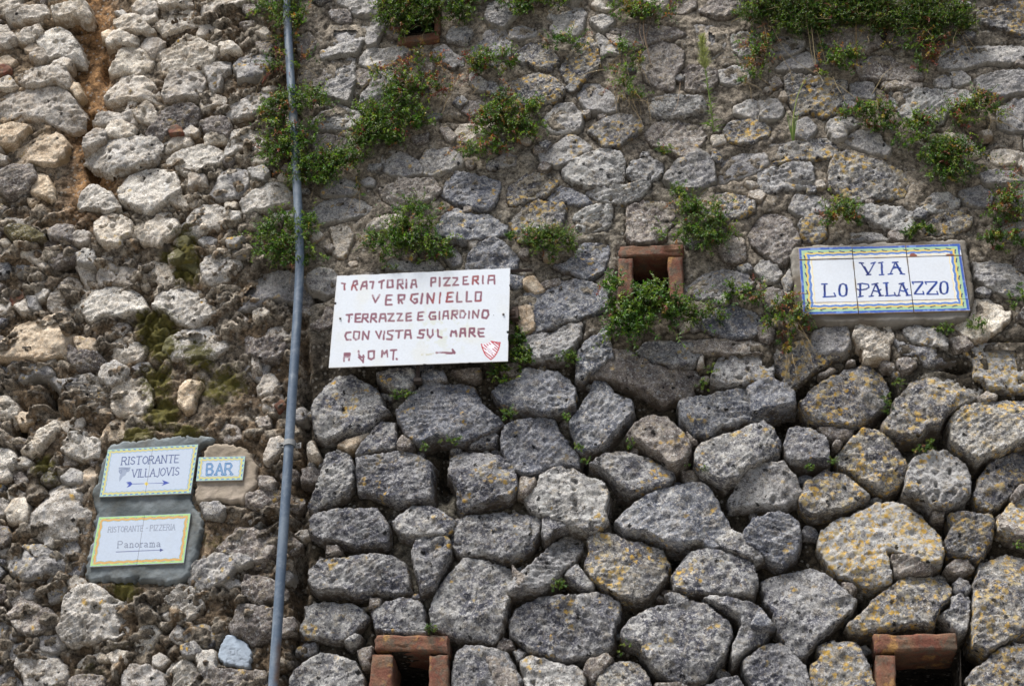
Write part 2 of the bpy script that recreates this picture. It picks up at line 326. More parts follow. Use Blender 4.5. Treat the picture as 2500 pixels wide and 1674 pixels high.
STONE_TXT = """
@0 0
c 60,130 190,70 380,45 410,100 350,140 230,165 90,185
c 460,85 560,50 690,15 750,40 785,140 760,180 680,130 540,150 480,140
c -20,210 40,215 65,260 0,300 -20,290
c 150,300 220,250 340,230 360,270 290,330 170,365
c -30,340 100,300 135,345 60,390 -30,390
s 320,345 400,260 490,225 580,265 660,370 690,440 710,525 620,500 500,470 430,500 340,390
c 270,500 320,430 370,440 405,500 370,540
c 465,530 570,490 615,530 600,580 540,580
t -20,490 60,475 125,520 90,550 -20,545
r -20,570 50,560 80,600 30,635 -20,630
c -20,680 60,645 130,730 80,755 -20,750
c 165,620 260,580 470,580 560,600 605,700 590,755 480,705 370,740 200,725 165,690
t 610,700 660,720 700,800 670,825 625,770
c -30,830 120,780 300,765 420,770 490,750 560,770 640,880 720,990 700,1060 620,1095 500,1060 380,1010 200,1000 100,1040 -30,1030
t 65,1330 130,1240 240,1200 320,1130 430,1115 510,1160 570,1230 540,1330 440,1420 320,1400 240,1380 180,1415 90,1390
c -20,1350 55,1370 40,1405 -20,1400
t 0,1100 130,1090 250,1110 150,1200 130,1240 40,1270 0,1230
t 890,270 930,245 970,275 950,320 900,310
c 1145,40 1200,5 1360,-10 1350,80 1280,120 1160,80
c 1370,-20 1780,-30 1740,30 1560,40 1400,50
c 1755,95 1800,-20 2120,-20 2050,40 1900,65 1830,110 1770,140
c 1355,140 1420,75 1560,50 1720,70 1760,130 1740,190 1600,220 1500,260 1420,285 1370,230
c 1000,160 1120,125 1190,140 1280,230 1340,280 1200,270 1130,240 1050,270 1010,200
c 1200,135 1340,115 1350,150 1250,185
c 1710,270 1750,205 1820,210 1860,250 1780,290 1720,295
c 930,360 1000,280 1060,295 1190,330 1180,370 1080,385 950,400
c 1220,370 1270,310 1370,315 1415,360 1360,430 1320,480 1240,420
c 950,620 1030,500 1060,410 1190,395 1240,440 1320,500 1290,560 1220,590 1190,640 1080,605
c 1305,560 1350,430 1480,400 1560,330 1620,290 1740,330 1800,370 1890,420 1850,500 1780,590 1640,640 1480,650 1380,665 1320,640
c 1910,390 1990,360 2060,410 2100,450 2010,440 1930,470
g 1785,580 1900,520 1980,510 1975,600 1910,650 1900,760 1850,780 1820,700
g 2035,560 2090,490 2220,455 2300,490 2370,510 2330,560 2281,640 2200,680 2080,680
c 1420,830 1450,700 1510,640 1600,650 1740,620 1770,680 1720,830 1600,850 1440,880
c 900,820 980,740 1060,650 1120,635 1230,660 1330,730 1410,830 1390,870 1240,860 1100,840 1020,860 920,860
c 1750,900 1760,820 1810,800 1940,830 1950,860 1850,900 1760,940
c 1165,950 1300,875 1350,970 1350,1040 1310,1060 1200,1020
c 820,1060 850,980 950,970 1050,1000 1130,950 1165,1020 1160,1050 1060,1050 980,1045 900,1080
c 920,1130 960,1065 1060,1065 1160,1110 1150,1180 1080,1195 960,1180
w 1270,1140 1380,1060 1420,960 1560,920 1680,910 1730,960 1680,1060 1600,1100 1480,1110 1400,1190 1300,1170
g 1790,1000 1900,920 2050,890 2280,780 2320,800 2310,900 2200,990 2080,1010 1900,1010
r 1480,1120 1540,1100 1585,1150 1490,1160
c 1590,1140 1650,1090 1710,1130 1700,1160 1620,1155
w 1740,1060 1850,1030 1970,1040 2000,1100 1980,1180 1900,1150 1780,1130
c 1780,1180 1830,1130 1900,1150 1960,1205 1870,1215 1790,1250
c 740,1230 790,1170 850,1130 915,1160 910,1220 830,1260 740,1290
s 705,1330 800,1310 940,1240 950,1205 1150,1210 1230,1180 1340,1190 1400,1250 1380,1320 1340,1400 1240,1430 1100,1470 980,1500 900,1470 830,1430 770,1370
c 1410,1240 1500,1190 1600,1165 1650,1200 1640,1240 1530,1270 1430,1280
g 1450,1380 1560,1300 1750,1250 1870,1270 1950,1330 1920,1390 1780,1420 1700,1490 1600,1500 1500,1430
g 1940,1310 2010,1190 2000,1130 2120,1100 2281,1010 2350,1040 2380,1200 2281,1310 2150,1260 2040,1300 1970,1340
g 2180,1480 2281,1440 2330,1500 2290,1568 2200,1540
c 2190,1370 2281,1340 2340,1360 2281,1400 2210,1400
@620 0
g 730,10 780,-20 1060,-20 1080,120 940,130 860,115 820,60
w 655,95 800,85 845,130 840,190 700,190
g 650,200 860,200 990,215 1000,300 950,350 880,470 740,470 590,510 585,450 650,400 600,340 620,250
g 1000,260 1080,130 1140,110 1150,200 1090,290 1060,390 1000,410 985,370
g 920,540 960,460 1020,410 1150,440 1300,380 1340,430 1250,510 1130,590 1000,590
w 380,310 470,280 540,330 520,420 440,470 390,440
g 630,520 860,500 860,620 880,700 840,790 820,890 700,850 570,820 600,730 620,640
w 400,640 520,590 610,600 600,700 560,770 450,730 390,700
w 890,600 990,600 1010,680 950,740 890,730
g 1020,680 1120,600 1240,620 1280,700 1250,800 1100,850 930,870 940,800 1010,740
g 480,1080 560,970 680,930 560,870 700,870 840,960 930,960 940,1100 830,1120 700,1130 600,1120
w 520,1200 640,1180 800,1210 780,1280 700,1400 640,1440 540,1400
g 1100,1440 1120,1320 1180,1300 1330,1350 1440,1420 1460,1500 1300,1520 1160,1500
g 1460,1390 1500,1310 1680,1285 1780,1330 1820,1420 1700,1470 1600,1510 1480,1510
w 1380,1190 1510,1160 1510,1220 1420,1245
w 1620,1120 1680,1100 1760,1190 1700,1230
c 1740,1150 1830,1070 1980,1100 2140,1040 2130,1130 2030,1200 1960,1270 1850,1230 1770,1210
s 1680,310 1740,230 1830,240 1890,280 1850,360 1760,370 1690,350
g 2015,130 2050,30 2130,-10 2281,30 2285,130 2160,240 2060,210
g 1865,480 1970,350 2030,250 2180,260 2230,340 2210,500 2100,480 1960,500
g 1560,440 1650,400 1740,470 1810,500 1810,560 1700,540 1600,520
g 1890,640 1980,670 2030,720 2000,790 1930,770 1880,700
w 1860,880 1960,870 2050,900 1900,1000 1820,960
g 2100,1380 2200,1330 2281,1350 2281,1420 2150,1440
c 30,290 90,250 140,300 110,330
w 20,370 100,350 150,400 120,460 60,450
@1240 0
g 350,140 380,50 460,10 640,50 670,100 640,240 600,310 430,310 370,240 400,190
c 730,30 800,-20 1010,-20 970,50 860,80 770,60
g 730,160 830,130 930,180 900,220 830,280 740,200
w 1000,240 1100,200 1450,230 1550,290 1400,340 1250,370 1130,410 1000,400
w 1440,90 1450,10 1640,-10 1630,60 1520,110
w 1680,90 1760,10 2040,-10 2050,70 1900,150 1740,130
g 20,260 120,220 240,250 230,300 100,330 10,320
o 70,460 180,370 320,400 420,480 440,530 360,600 230,590 140,500
o 460,600 560,420 600,350 690,300 760,370 790,480 800,580 700,640 640,700 600,760 500,700
g 775,300 880,360 960,390 960,470 880,440 820,480
w 1165,480 1240,400 1360,365 1470,390 1530,450 1510,580 1450,660 1430,770 1300,760 1200,690 1180,600
w 1520,600 1600,550 1700,580 1820,600 1820,700 1760,780 1560,770
g 1835,610 1960,560 2110,610 2090,670 1960,730 1860,720
g 1640,200 1800,210 1900,290 1880,430 1780,500 1680,430 1650,300
g 1950,310 2060,270 2140,310 2130,460 2030,480 1960,430
o -70,820 -60,730 100,660 280,640 400,690 480,790 460,870 350,900 170,930 100,880 0,870
g 610,820 680,710 780,720 880,780 950,880 940,960 860,980 700,960 640,880
g 370,980 420,910 560,910 650,1010 620,1130 480,1160 380,1150 300,1060
s 1230,950 1270,840 1380,800 1560,820 1700,850 1720,960 1560,1000 1400,1010 1280,1000
o 700,1140 830,1040 940,1010 1060,1010 1160,1060 1170,1130 1050,1200 960,1270 830,1270 790,1200
g 440,1240 520,1170 620,1190 720,1270 700,1320 620,1330 560,1400 440,1450 300,1410 270,1340 350,1290
w 1200,1150 1280,1050 1400,1030 1500,1060 1660,1080 1720,1180 1650,1280 1520,1360 1400,1300 1260,1250
s 470,1500 580,1390 700,1340 830,1290 980,1320 1010,1400 1000,1560 900,1590 700,1620 560,1590
s 1030,1500 1100,1390 1230,1350 1340,1430 1340,1500 1220,1570 1080,1560
g 1370,1540 1480,1400 1650,1320 1740,1360 1790,1430 1800,1568 1650,1640 1450,1620
o 1880,1120 1930,1060 2050,1020 2200,1040 2281,1100 2270,1170 2150,1230 2020,1250 1920,1210
c 1780,1180 1870,1170 1890,1220 1800,1250
g 1840,1480 1900,1390 2010,1340 2230,1330 2260,1420 2150,1490 2000,1540 1860,1568
g 1980,920 2120,860 2200,890 2220,1020 2180,1030 2050,1000 1980,980
w 860,300 960,320 1000,370 930,390
@1860 0
o 1880,130 1960,80 2040,70 2120,10 2330,-10 2330,310 2180,290 2100,250 2000,230 1900,190
g 10,340 180,320 370,370 350,420 270,470 130,470 60,420
g 130,590 200,540 280,480 400,470 480,540 440,600 330,610 200,600
w 480,330 600,240 800,230 980,260 1040,380 940,420 780,470 600,400
w 1100,320 1240,230 1500,200 1650,230 1600,310 1300,370 1150,400
w 820,530 960,460 1110,470 1180,540 1300,560 1400,640 1400,670 1270,700 1100,690 880,670 840,620
g 1500,490 1640,420 1830,390 2050,390 2190,370 2320,420 2320,500 2130,540 1960,530 1800,580 1640,610 1560,590
g 1860,680 2100,610 2320,640 2320,790 2150,820 2100,850 1960,790 1890,760
g 2070,930 2200,870 2320,860 2320,1120 2160,1130 2070,1090
g 1640,640 1750,620 1810,680 1780,710 1690,740
g 1510,710 1590,660 1650,700 1620,760 1540,770
o 230,830 200,680 270,660 500,680 660,700 740,720 700,850 650,960 540,1000 420,950 300,990
g 770,740 840,700 960,720 980,800 960,860 860,850 790,800
g -20,880 60,860 130,860 185,950 170,1000 110,1040 0,1040
s 1110,800 1240,750 1400,770 1560,780 1790,800 1840,880 1700,930 1600,1000 1560,1080 1440,1090 1240,1000 1160,900
w 1040,730 1180,710 1390,730 1380,770 1240,750 1090,770
g 580,1080 600,1020 680,1000 800,1010 840,1060 740,1130 720,1190 640,1210 590,1150
g 300,1060 400,1030 470,1110 440,1170 380,1210 300,1180
o 10,1280 100,1250 280,1240 400,1200 560,1200 650,1260 640,1340 520,1370 300,1390 70,1420 30,1350
g 700,1190 840,1130 1030,1160 1050,1230 1130,1300 1100,1350 950,1320 800,1260
c 1340,1210 1480,1160 1660,1170 1760,1200 1850,1260 1900,1350 1850,1370 1700,1380 1500,1300
c 2020,1290 2160,1300 2281,1330 2200,1410 2050,1420 1980,1360
o 600,1440 640,1350 740,1330 900,1370 1100,1420 1230,1480 1280,1600 1230,1690 1100,1720 950,1710 850,1760 700,1720 600,1640 590,1560
s -20,1490 100,1460 300,1410 420,1420 450,1568 400,1630 280,1650 180,1630 120,1680 -30,1640
g 1910,1520 2000,1480 2180,1500 2300,1560 2150,1600 1950,1600
@0 415
w -20,20 120,-40 260,-55 300,60 250,130 190,190 85,225 20,180 -20,150
t 310,0 380,30 440,130 450,240 380,210 270,180
g 680,290 710,170 770,130 880,160 960,210 1040,330 940,355 880,330 770,325
s 1045,170 1100,90 1200,20 1290,0 1500,-10 1550,90 1560,180 1460,240 1390,320 1280,380 1180,320 1060,260
c 1460,230 1560,215 1720,195 1780,260 1740,290 1600,290 1500,280
c 1650,40 1780,50 1790,120 1710,110 1660,150
g 1815,190 1880,110 1930,0 2000,-60 2140,-20 2160,60 2150,120 2100,210 2000,230 1900,240
g 2100,290 2150,230 2210,180 2350,110 2440,120 2530,190 2540,300 2400,300 2200,350 2130,370
c 1960,290 2050,285 2030,320 1970,320
s 1560,470 1640,380 1760,310 1880,300 1960,350 2080,370 2090,410 1980,460 1800,500 1700,560 1600,530
c 1170,580 1260,480 1330,440 1400,380 1460,360 1530,410 1540,490 1480,560 1400,600 1380,640 1250,620
c 830,470 900,400 1000,380 1090,410 1140,450 1130,560 1060,590 1040,650 940,670 870,620 830,540
c 640,560 700,520 770,540 760,600 690,625 640,600
w 430,520 500,470 620,480 640,600 560,590 440,570
c -20,410 160,410 180,460 40,495 -20,480
m 50,530 100,500 260,510 380,570 280,600 120,580
c 5,740 20,660 90,630 280,640 360,690 385,840 340,820 240,730 120,700
w 380,600 500,590 640,650 660,740 560,770 430,810 390,740
g 690,740 740,700 815,710 820,820 690,805
c 670,830 800,830 800,930 760,1000 700,900
c 420,1170 430,1070 500,990 580,920 660,930 690,990 600,1080 600,1170 510,1220 450,1210
b 610,1090 700,1030 850,1050 1000,1020 1150,1060 1210,1100 1280,1220 1150,1240 1030,1270 920,1250 800,1320 730,1230 640,1170
c 850,920 900,810 950,760 1130,745 1210,790 1250,850 1240,980 1120,990 1000,970 860,990
g 870,720 920,680 980,720 960,750 890,770
c 1230,990 1230,900 1280,800 1420,790 1500,840 1500,960 1420,980 1300,930 1270,1000
c 1480,760 1550,710 1600,740 1560,790 1490,800
g 1565,800 1610,760 1680,770 1700,880 1620,830
s 1750,830 1790,760 1880,690 1970,650 2070,740 2080,830 1990,900 1970,950 1830,980 1790,960
s 1340,1180 1400,1070 1530,1010 1640,1000 1790,1050 1870,1120 1890,1200 1700,1350 1560,1330 1430,1230
g 1990,1130 2080,1010 2270,900 2500,890 2680,980 2700,1150 2540,1140 2330,1120 2220,1190 2060,1190
g 1420,1568 1470,1480 1600,1390 1830,1345 1900,1430 1980,1530 1850,1620 1700,1640 1500,1640
c -20,1070 60,1070 70,1170 40,1230 -20,1230
c 130,1170 200,1120 250,1220 200,1230
t -30,1500 60,1470 140,1350 350,1290 570,1210 690,1210 690,1300 640,1380 610,1568 400,1640 200,1640 -30,1640
t 650,1460 800,1470 880,1550 700,1580
c 940,1540 1000,1450 1100,1430 1180,1500 1270,1540 1200,1640 1000,1640
r 70,1120 150,980 190,960 180,1100 120,1160
g 250,1110 300,1120 320,1210 260,1190
g 1980,620 2110,600 2050,650 1990,655
g 2040,710 2140,680 2140,730 2060,740
@620 415
c 100,1450 130,1360 320,1350 330,1500 250,1568 110,1568
g 590,200 690,100 780,90 900,130 900,180 790,230 680,220
g 940,90 1000,60 1045,90 1030,130 960,130
w 1100,170 1240,120 1270,70 1420,80 1560,80 1620,160 1560,240 1400,310 1240,320 1130,240
b 1660,110 1760,10 1980,50 2140,100 2080,300 2030,350 1900,320 1780,290 1640,210
g 475,350 600,270 740,235 920,260 1020,330 960,390 800,420 580,450
c 670,500 760,470 830,480 850,600 800,690 770,760 700,720 700,620
c 990,510 1050,420 1180,390 1310,400 1300,470 1180,520 1040,530
b 1590,490 1640,420 1740,330 1830,370 2050,390 2200,480 2170,550 2010,580 1850,620 1700,610 1600,560
b 1850,830 1860,770 1950,650 2080,590 2180,630 2250,720 2290,760 2270,850 2000,870 1850,870
g 1660,750 1740,670 1790,740 1790,810 1730,830
g 465,960 560,860 680,880 730,940 710,1050 640,1070 520,1040
g 1150,850 1200,780 1400,830 1560,780 1640,840 1600,870 1300,890
w 500,1350 600,1300 640,1200 690,1230 680,1330 560,1380
c 830,800 890,790 890,820 850,830
@1240 415
o 10,210 20,130 130,50 240,10 400,20 430,110 350,200 180,240 60,300 20,300
b 360,250 390,180 450,140 530,160 640,210 720,280 640,290 480,290
o 10,440 100,370 170,290 270,260 400,300 470,300 500,340 470,450 460,500 300,560 170,620 100,600 60,520
s 570,410 650,340 780,300 900,300 890,430 830,500 700,530 600,510
s 680,190 760,150 1000,130 1150,100 1230,120 1150,220 1040,280 900,270 760,240
w 1040,320 1160,260 1300,240 1440,300 1460,420 1360,510 1380,590 1200,640 1080,640 1030,560 1050,480
o 1580,220 1700,190 1850,180 2050,220 2150,280 2140,350 2040,410 1900,430 1780,400 1640,330
w 1830,600 1880,540 2050,590 2060,760 1960,810 1870,760
b 640,630 870,620 870,720 830,850 760,910 660,940 560,890 410,830 520,800 590,740
b 50,1120 100,1070 300,1060 450,980 580,960 740,980 870,1040 860,1200 700,1260 560,1310 250,1380 230,1250 120,1150
t 60,1200 120,1170 190,1180 220,1270 220,1380 130,1410 90,1330
s 110,1450 230,1400 400,1410 560,1330 640,1350 620,1450 540,1568 470,1640 200,1640
t 140,950 220,920 310,1040 240,1070 150,1010
t 290,980 440,940 460,970 340,1010
b 30,920 130,930 110,1000 50,1030 20,1000
b 640,1568 680,1500 760,1450 870,1380 880,1500 900,1640 700,1640
g 1560,1000 1720,900 1900,860 2060,900 2140,980 2080,1050 1800,1090 1680,1110 1560,1100
b 1700,1290 1850,1190 1960,1180 2160,1250 2210,1350 2130,1440 1900,1450 1780,1420 1700,1380
w 1480,1490 1900,1470 2240,1500 2281,1568 2000,1580 1600,1568
@1860 415
w -100,560 -40,440 30,375 150,370 240,440 330,590 290,680 200,820 120,800 30,720 -70,650
g -60,870 0,790 100,810 170,900 120,950 20,960
g 240,320 300,220 420,200 580,280 570,350 500,360 400,400 300,370
o 330,450 450,380 540,440 560,560 500,620 370,600
s 780,370 930,310 1040,330 1080,300 1230,330 1330,380 1320,480 1250,540 1080,510 980,470 880,430
s 1340,330 1450,230 1600,200 1730,270 1700,310 1600,360 1460,360
o 1400,490 1530,410 1720,360 1830,420 1800,500 1700,540 1540,550 1430,540
g 780,540 1000,540 1090,600 960,610 780,600
g 1730,190 1900,130 2000,180 1990,290 1900,320 1780,290
g 2080,500 2240,460 2320,480 2320,560 2120,600
g 1850,800 2000,790 2150,820 2230,900 2320,950 2320,1080 2100,1060 1960,1010 1870,930
c 1700,1350 1820,1280 1860,1110 1960,1120 2160,1230 2140,1300 2050,1380 1950,1440 1850,1470 1760,1430
w 0,1090 80,1030 180,1070 160,1180 60,1200
g 190,960 240,880 260,1000 220,1060
c 800,1430 840,1350 1110,1345 1140,1450 1090,1568 1000,1600 870,1540
g 440,1420 560,1370 740,1360 760,1500 700,1568 560,1600 440,1568
s 1240,1390 1360,1360 1520,1400 1620,1500 1600,1560 1480,1520 1320,1480
w 1640,1480 1760,1450 1830,1520 1700,1568
o 110,1530 180,1460 400,1480 470,1568 440,1640 160,1640
w -20,1350 110,1400 80,1490 -20,1460
@0 830
w 600,60 700,100 830,120 900,180 880,240 720,240 620,190
g 120,180 280,160 400,210 440,300 300,280 200,350 60,330 60,240
b 420,300 500,340 650,340 640,360 520,400
s 590,380 660,300 780,290 850,350 900,450 960,540 850,600 700,580 600,500
g 900,240 1000,190 1100,260 1060,340 960,400 880,340
c 970,440 1060,350 1150,260 1230,300 1290,400 1300,560 1220,630 1120,620 1040,640 980,600
t 1590,390 1640,360 1750,390 1690,470 1670,590 1620,610 1570,560 1570,470
c -20,490 60,490 140,580 130,680 40,700 -20,690
t 145,650 180,615 250,640 260,690 180,715
c 195,960 300,880 340,790 480,700 500,760 400,860 330,960 260,985
c 500,700 600,710 710,680 700,730 570,770
t 880,880 930,740 1020,670 1060,700 1060,830 960,860
t 1060,840 1200,820 1360,770 1440,810 1300,840 1000,870
s 540,950 600,830 720,800 850,880 860,1000 740,1020 620,1000
w 1900,790 1960,720 2060,760 2095,850 1960,870
g 2120,240 2200,170 2281,150 2330,200 2281,350 2200,310
g -20,950 80,960 130,1030 100,1100 -20,1090
c -20,1100 60,1110 80,1180 20,1220 -20,1210
w 440,1010 560,990 640,1050 540,1090 420,1100
g 540,1200 620,1130 700,1150 710,1240 600,1240
c 60,1300 130,1280 190,1320 160,1380 80,1370
c 70,1500 120,1400 200,1380 240,1460 220,1560 90,1570
g 250,1568 330,1480 390,1400 430,1300 520,1220 640,1260 700,1350 680,1460 780,1500 760,1650 600,1720 400,1730 270,1680
t 640,1400 740,1130 820,1080 800,1300 700,1400
w 760,1020 840,990 860,1040 800,1070
w 100,1160 170,1140 210,1200 140,1240
g 1760,1440 1900,1420 1960,1460 1900,1540 1790,1530
w 2150,1380 2281,1310 2350,1400 2281,1470 2200,1450
@620 830
c 0,100 40,60 30,200 60,320 0,300
w -60,-20 60,10 250,-10 280,80 200,180 60,160 -60,100
c 90,300 150,290 200,360 150,450 50,460 40,400
c 80,520 160,470 230,470 250,540 170,610 90,590
r 190,570 240,530 260,560 215,600
w 30,680 120,670 130,730 60,750
c 100,1000 150,880 230,850 260,900 200,1000 110,1070
c 450,900 510,845 560,990 545,1015 460,980
w 50,1190 120,1190 180,1230 160,1290 60,1270
w -60,1340 80,1320 220,1310 400,1380 380,1440 200,1450 60,1500 -60,1440
g 495,640 520,540 600,450 640,350 710,295 850,290 950,340 1060,400 1110,480 1120,560 1165,600 1090,640 1040,720 960,780 820,780 720,830 600,860 530,820 515,720
g 870,980 930,890 1020,770 1100,690 1210,690 1230,800 1220,920 1140,930 1040,960
b 1230,590 1340,500 1370,440 1490,355 1680,365 1800,350 1900,380 1960,520 2090,640 2160,710 2000,800 1840,880 1720,860 1600,820 1430,900 1330,850 1290,760 1250,680
g 1850,890 2080,760 2120,800 2080,880 1960,905
g 1060,290 1200,260 1390,250 1400,320 1380,420 1280,450 1180,400 1100,370
b 1455,290 1540,250 1650,260 1670,340 1580,360 1470,350
w 1700,240 1960,220 1960,290 1900,310 1780,290
t 720,900 800,850 1000,780 880,920 800,940
w 1240,900 1290,830 1390,880 1370,950 1250,950
g 465,1440 540,1280 580,1150 620,980 720,930 830,980 855,1080 850,1250 800,1330 640,1400 520,1465
g 865,1000 1000,985 1180,955 1300,950 1450,990 1560,1050 1540,1200 1560,1380 1400,1390 1280,1410 1100,1360 1020,1320 900,1300 880,1180
g 1700,1010 1820,950 1960,960 2140,1000 2260,1100 2300,1290 2200,1370 2060,1400 1800,1480 1760,1430 1770,1290 1690,1160
g 485,1568 560,1500 760,1470 1040,1450 1100,1510 1160,1580 1180,1640 1150,1760 960,1770 900,1790 700,1740 600,1740 490,1660
g 1190,1568 1280,1480 1380,1425 1500,1430 1640,1480 1740,1560 1740,1640 1650,1700 1440,1720 1270,1690
@1240 830
s 130,50 250,-10 420,-30 560,-100 600,-20 520,100 400,150 230,150 150,100
b -150,430 -60,350 100,320 140,220 300,250 440,270 540,340 590,420 590,570 520,600 440,620 300,630 160,600 50,590 -60,540
b 600,80 900,80 850,200 700,290 640,350 590,340 600,200
w 900,90 1050,80 1150,160 1250,200 1400,240 1640,230 1665,310 1600,350 1600,420 1500,470 1340,510 1280,480 1180,420 1000,350 940,340 830,300 700,290 850,220
g 1110,90 1200,0 1450,10 1600,20 1700,90 1600,210 1420,230 1260,190
c 1650,130 1700,110 1700,190 1660,200
b 520,700 570,620 640,540 720,400 740,330 830,310 900,370 930,440 1080,480 1100,600 1000,720 930,800 870,850 760,920 640,960 600,900 570,800
w 1020,810 1100,700 1250,630 1380,650 1480,750 1580,880 1600,950 1560,1020 1460,1100 1380,1080 1330,1010 1220,960 1160,880 1060,830
g 700,1050 780,1000 950,950 1140,970 1240,990 1340,1060 1440,1110 1440,1180 1360,1250 1200,1300 1060,1310 960,1270 880,1170 810,1090
b -60,700 60,670 300,640 400,660 450,770 540,880 600,960 610,1050 500,1050 350,1100 200,1170 110,1150 0,1080 -60,900
s 130,1350 250,1260 280,1160 380,1090 540,1075 680,1160 840,1220 880,1310 850,1480 880,1580 760,1660 600,1640 430,1560 200,1470
w 100,1170 240,1180 250,1240 160,1340 80,1330
b 1480,510 1640,480 1800,440 2000,400 2281,340 2440,340 2500,400 2510,540 2300,620 2200,660 2000,690 1820,740 1740,800 1600,790 1520,700 1500,600
s 1780,280 1820,140 2000,50 2250,0 2320,120 2320,320 2200,330 2000,370 1900,390 1780,360
g 1620,950 1680,880 1850,820 2040,750 2220,680 2320,760 2360,950 2300,1000 2100,1100 2000,1200 1880,1250 1760,1200 1680,1150 1630,1050
w 1560,780 1640,860 1600,880 1540,800
b 930,1568 1000,1480 1200,1330 1370,1260 1560,1200 1700,1210 1800,1290 1860,1440 1920,1560 1950,1640 1880,1780 1750,1800 1680,1730 1500,1770 1400,1760 1180,1660 1000,1650
s 1920,1340 2000,1220 2100,1080 2281,1030 2410,1040 2520,1180 2570,1300 2500,1390 2380,1430 2150,1420 1940,1430
g -140,1568 60,1470 180,1530 200,1640 180,1760 100,1820 -60,1830 -220,1790 -470,1760 -480,1640 -400,1570
@1860 830
o 115,120 150,30 300,0 500,-20 700,-60 770,30 700,110 590,170 480,220 380,290 240,385 190,290 130,210
b -120,400 0,330 100,330 220,390 290,440 300,550 150,590 0,620 -100,620
o 330,530 420,430 600,310 740,240 940,180 1010,240 1110,370 1120,430 1080,540 980,640 900,700 740,740 600,740 440,710 380,620
w 500,290 600,220 640,240 560,300
w 480,750 620,740 800,760 780,830 680,860 560,850
c 880,20 1000,-100 1110,-20 1095,140 1000,150 910,170
g 1160,0 1400,60 1600,40 1690,100 1690,160 1560,190 1420,210 1360,130 1200,100
w 1180,160 1280,150 1350,200 1290,260 1220,270
o 1230,440 1350,320 1400,260 1530,235 1700,270 1830,310 1940,400 1880,470 1760,540 1700,580 1600,640 1550,730 1440,760 1370,840 1200,850 1060,790 1050,720 1120,650 1160,530
y 1730,60 1900,0 2330,-20 2330,420 2150,420 1970,400 1930,330 1840,310 1860,180
w 1880,480 1960,430 2060,460 2040,500 1900,520
o 1640,700 1680,610 1780,530 2000,510 2330,500 2330,860 2200,920 2080,980 1960,1000 1880,1050 1740,960 1660,890
g 190,870 230,760 320,730 440,760 540,820 580,930 590,1050 470,1040 380,1070 260,1050 210,990
g -90,800 0,680 80,720 110,780 170,860 150,980 60,1020 -60,1010
o 645,980 740,890 800,830 870,760 1000,770 1100,830 1180,920 1240,1010 1275,1090 1240,1170 1200,1230 1100,1290 1000,1270 880,1200 770,1120 680,1060
o 330,1370 380,1220 480,1160 580,1095 700,1140 800,1200 870,1270 940,1330 820,1410 700,1460 560,1490 440,1510 340,1440
w 615,900 650,870 690,890 660,930
s 1235,1330 1270,1160 1310,1020 1450,950 1590,930 1680,980 1790,1060 1830,1180 1810,1320 1720,1410 1630,1460 1470,1460 1440,1390 1300,1350
o 1840,1330 1900,1240 1910,1160 2000,1050 2200,950 2330,960 2330,1180 2230,1240 2140,1370 2000,1450 1880,1420
w 2170,1360 2240,1250 2330,1220 2330,1290 2200,1400
y 2050,1568 2100,1480 2200,1380 2330,1330 2330,1680 2150,1700 2070,1640
b 40,1500 150,1470 240,1490 330,1568 350,1700 300,1850 180,1940 60,1900 -60,1800 -160,1750 -150,1640 -60,1520
@0 1234
w -20,190 60,210 80,280 30,330 -20,320
g 60,480 110,420 220,350 340,350 450,400 540,470 560,560 500,590 400,560 340,610 220,650 160,600 90,560
g 390,290 470,270 450,340 400,340
g 540,330 640,290 660,380 580,440 530,400
g 580,520 680,450 720,500 690,590 600,590
g 590,650 660,600 740,670 690,720 620,690
g 180,740 240,710 310,740 260,800 200,790
w 80,800 150,780 220,820 130,870
w 80,940 140,860 260,830 400,900 510,990 440,1050 340,1100 240,1110 170,1080 110,1000
g 0,1010 90,1020 170,1090 130,1150 40,1170 0,1120
s 520,1080 570,920 610,780 720,710 820,695 920,770 1040,830 1170,850 1270,840 1180,940 1080,1080 980,1150 760,1170 640,1195 560,1160
g 1170,1180 1220,1060 1320,1030 1370,1090 1330,1150 1220,1260
s 1330,870 1350,720 1460,690 1600,690 1730,740 1750,840 1690,940 1580,990 1460,980 1380,930
g 1640,560 1700,500 1880,430 2060,430 2190,490 2040,540 1960,640 1820,700 1660,690
w 1890,360 1980,290 2080,195 2200,200 2300,260 2400,360 2350,460 2200,480 2060,420 1920,410
w 2120,680 2150,620 2281,630 2400,680 2400,800 2250,830 2130,780
w 1990,1040 2040,960 2090,860 2250,890 2400,900 2450,1040 2330,1140 2200,1180 2100,1100 2030,1080
o 1550,1110 1640,1050 1760,1030 1850,1090 1850,1150 1780,1210 1640,1180
g 1590,1230 1680,1200 1740,1270 1650,1300 1600,1280
g 1480,1150 1540,1040 1580,1080 1560,1180
c 670,1370 760,1300 870,1280 930,1320 820,1330 690,1395
c 950,1300 1020,1270 1100,1280 1080,1350 1010,1360
g 140,1380 190,1270 320,1260 470,1310 560,1400 540,1500 420,1568 220,1560 200,1450
g -20,1460 90,1440 170,1540 180,1640 -20,1640
w 560,1568 640,1500 780,1480 900,1500 880,1640 600,1640
g 1080,1480 1160,1400 1300,1410 1400,1480 1430,1568 1380,1640 1100,1640
s 1430,1480 1500,1370 1620,1340 1700,1420 1690,1500 1600,1580 1480,1620
w 1700,1460 1860,1440 2100,1440 2281,1450 2350,1520 2300,1640 1800,1640 1650,1568
g 350,1150 480,1130 540,1200 450,1260 370,1240
g 80,1220 170,1210 180,1290 110,1330
g 1720,1290 1850,1270 1860,1420 1750,1420
g 410,620 500,600 560,700 540,800 440,820 
@620 1234
w 0,220 90,210 200,260 330,280 400,330 300,410 150,430 60,390 0,330
w 0,420 80,440 90,500 20,520
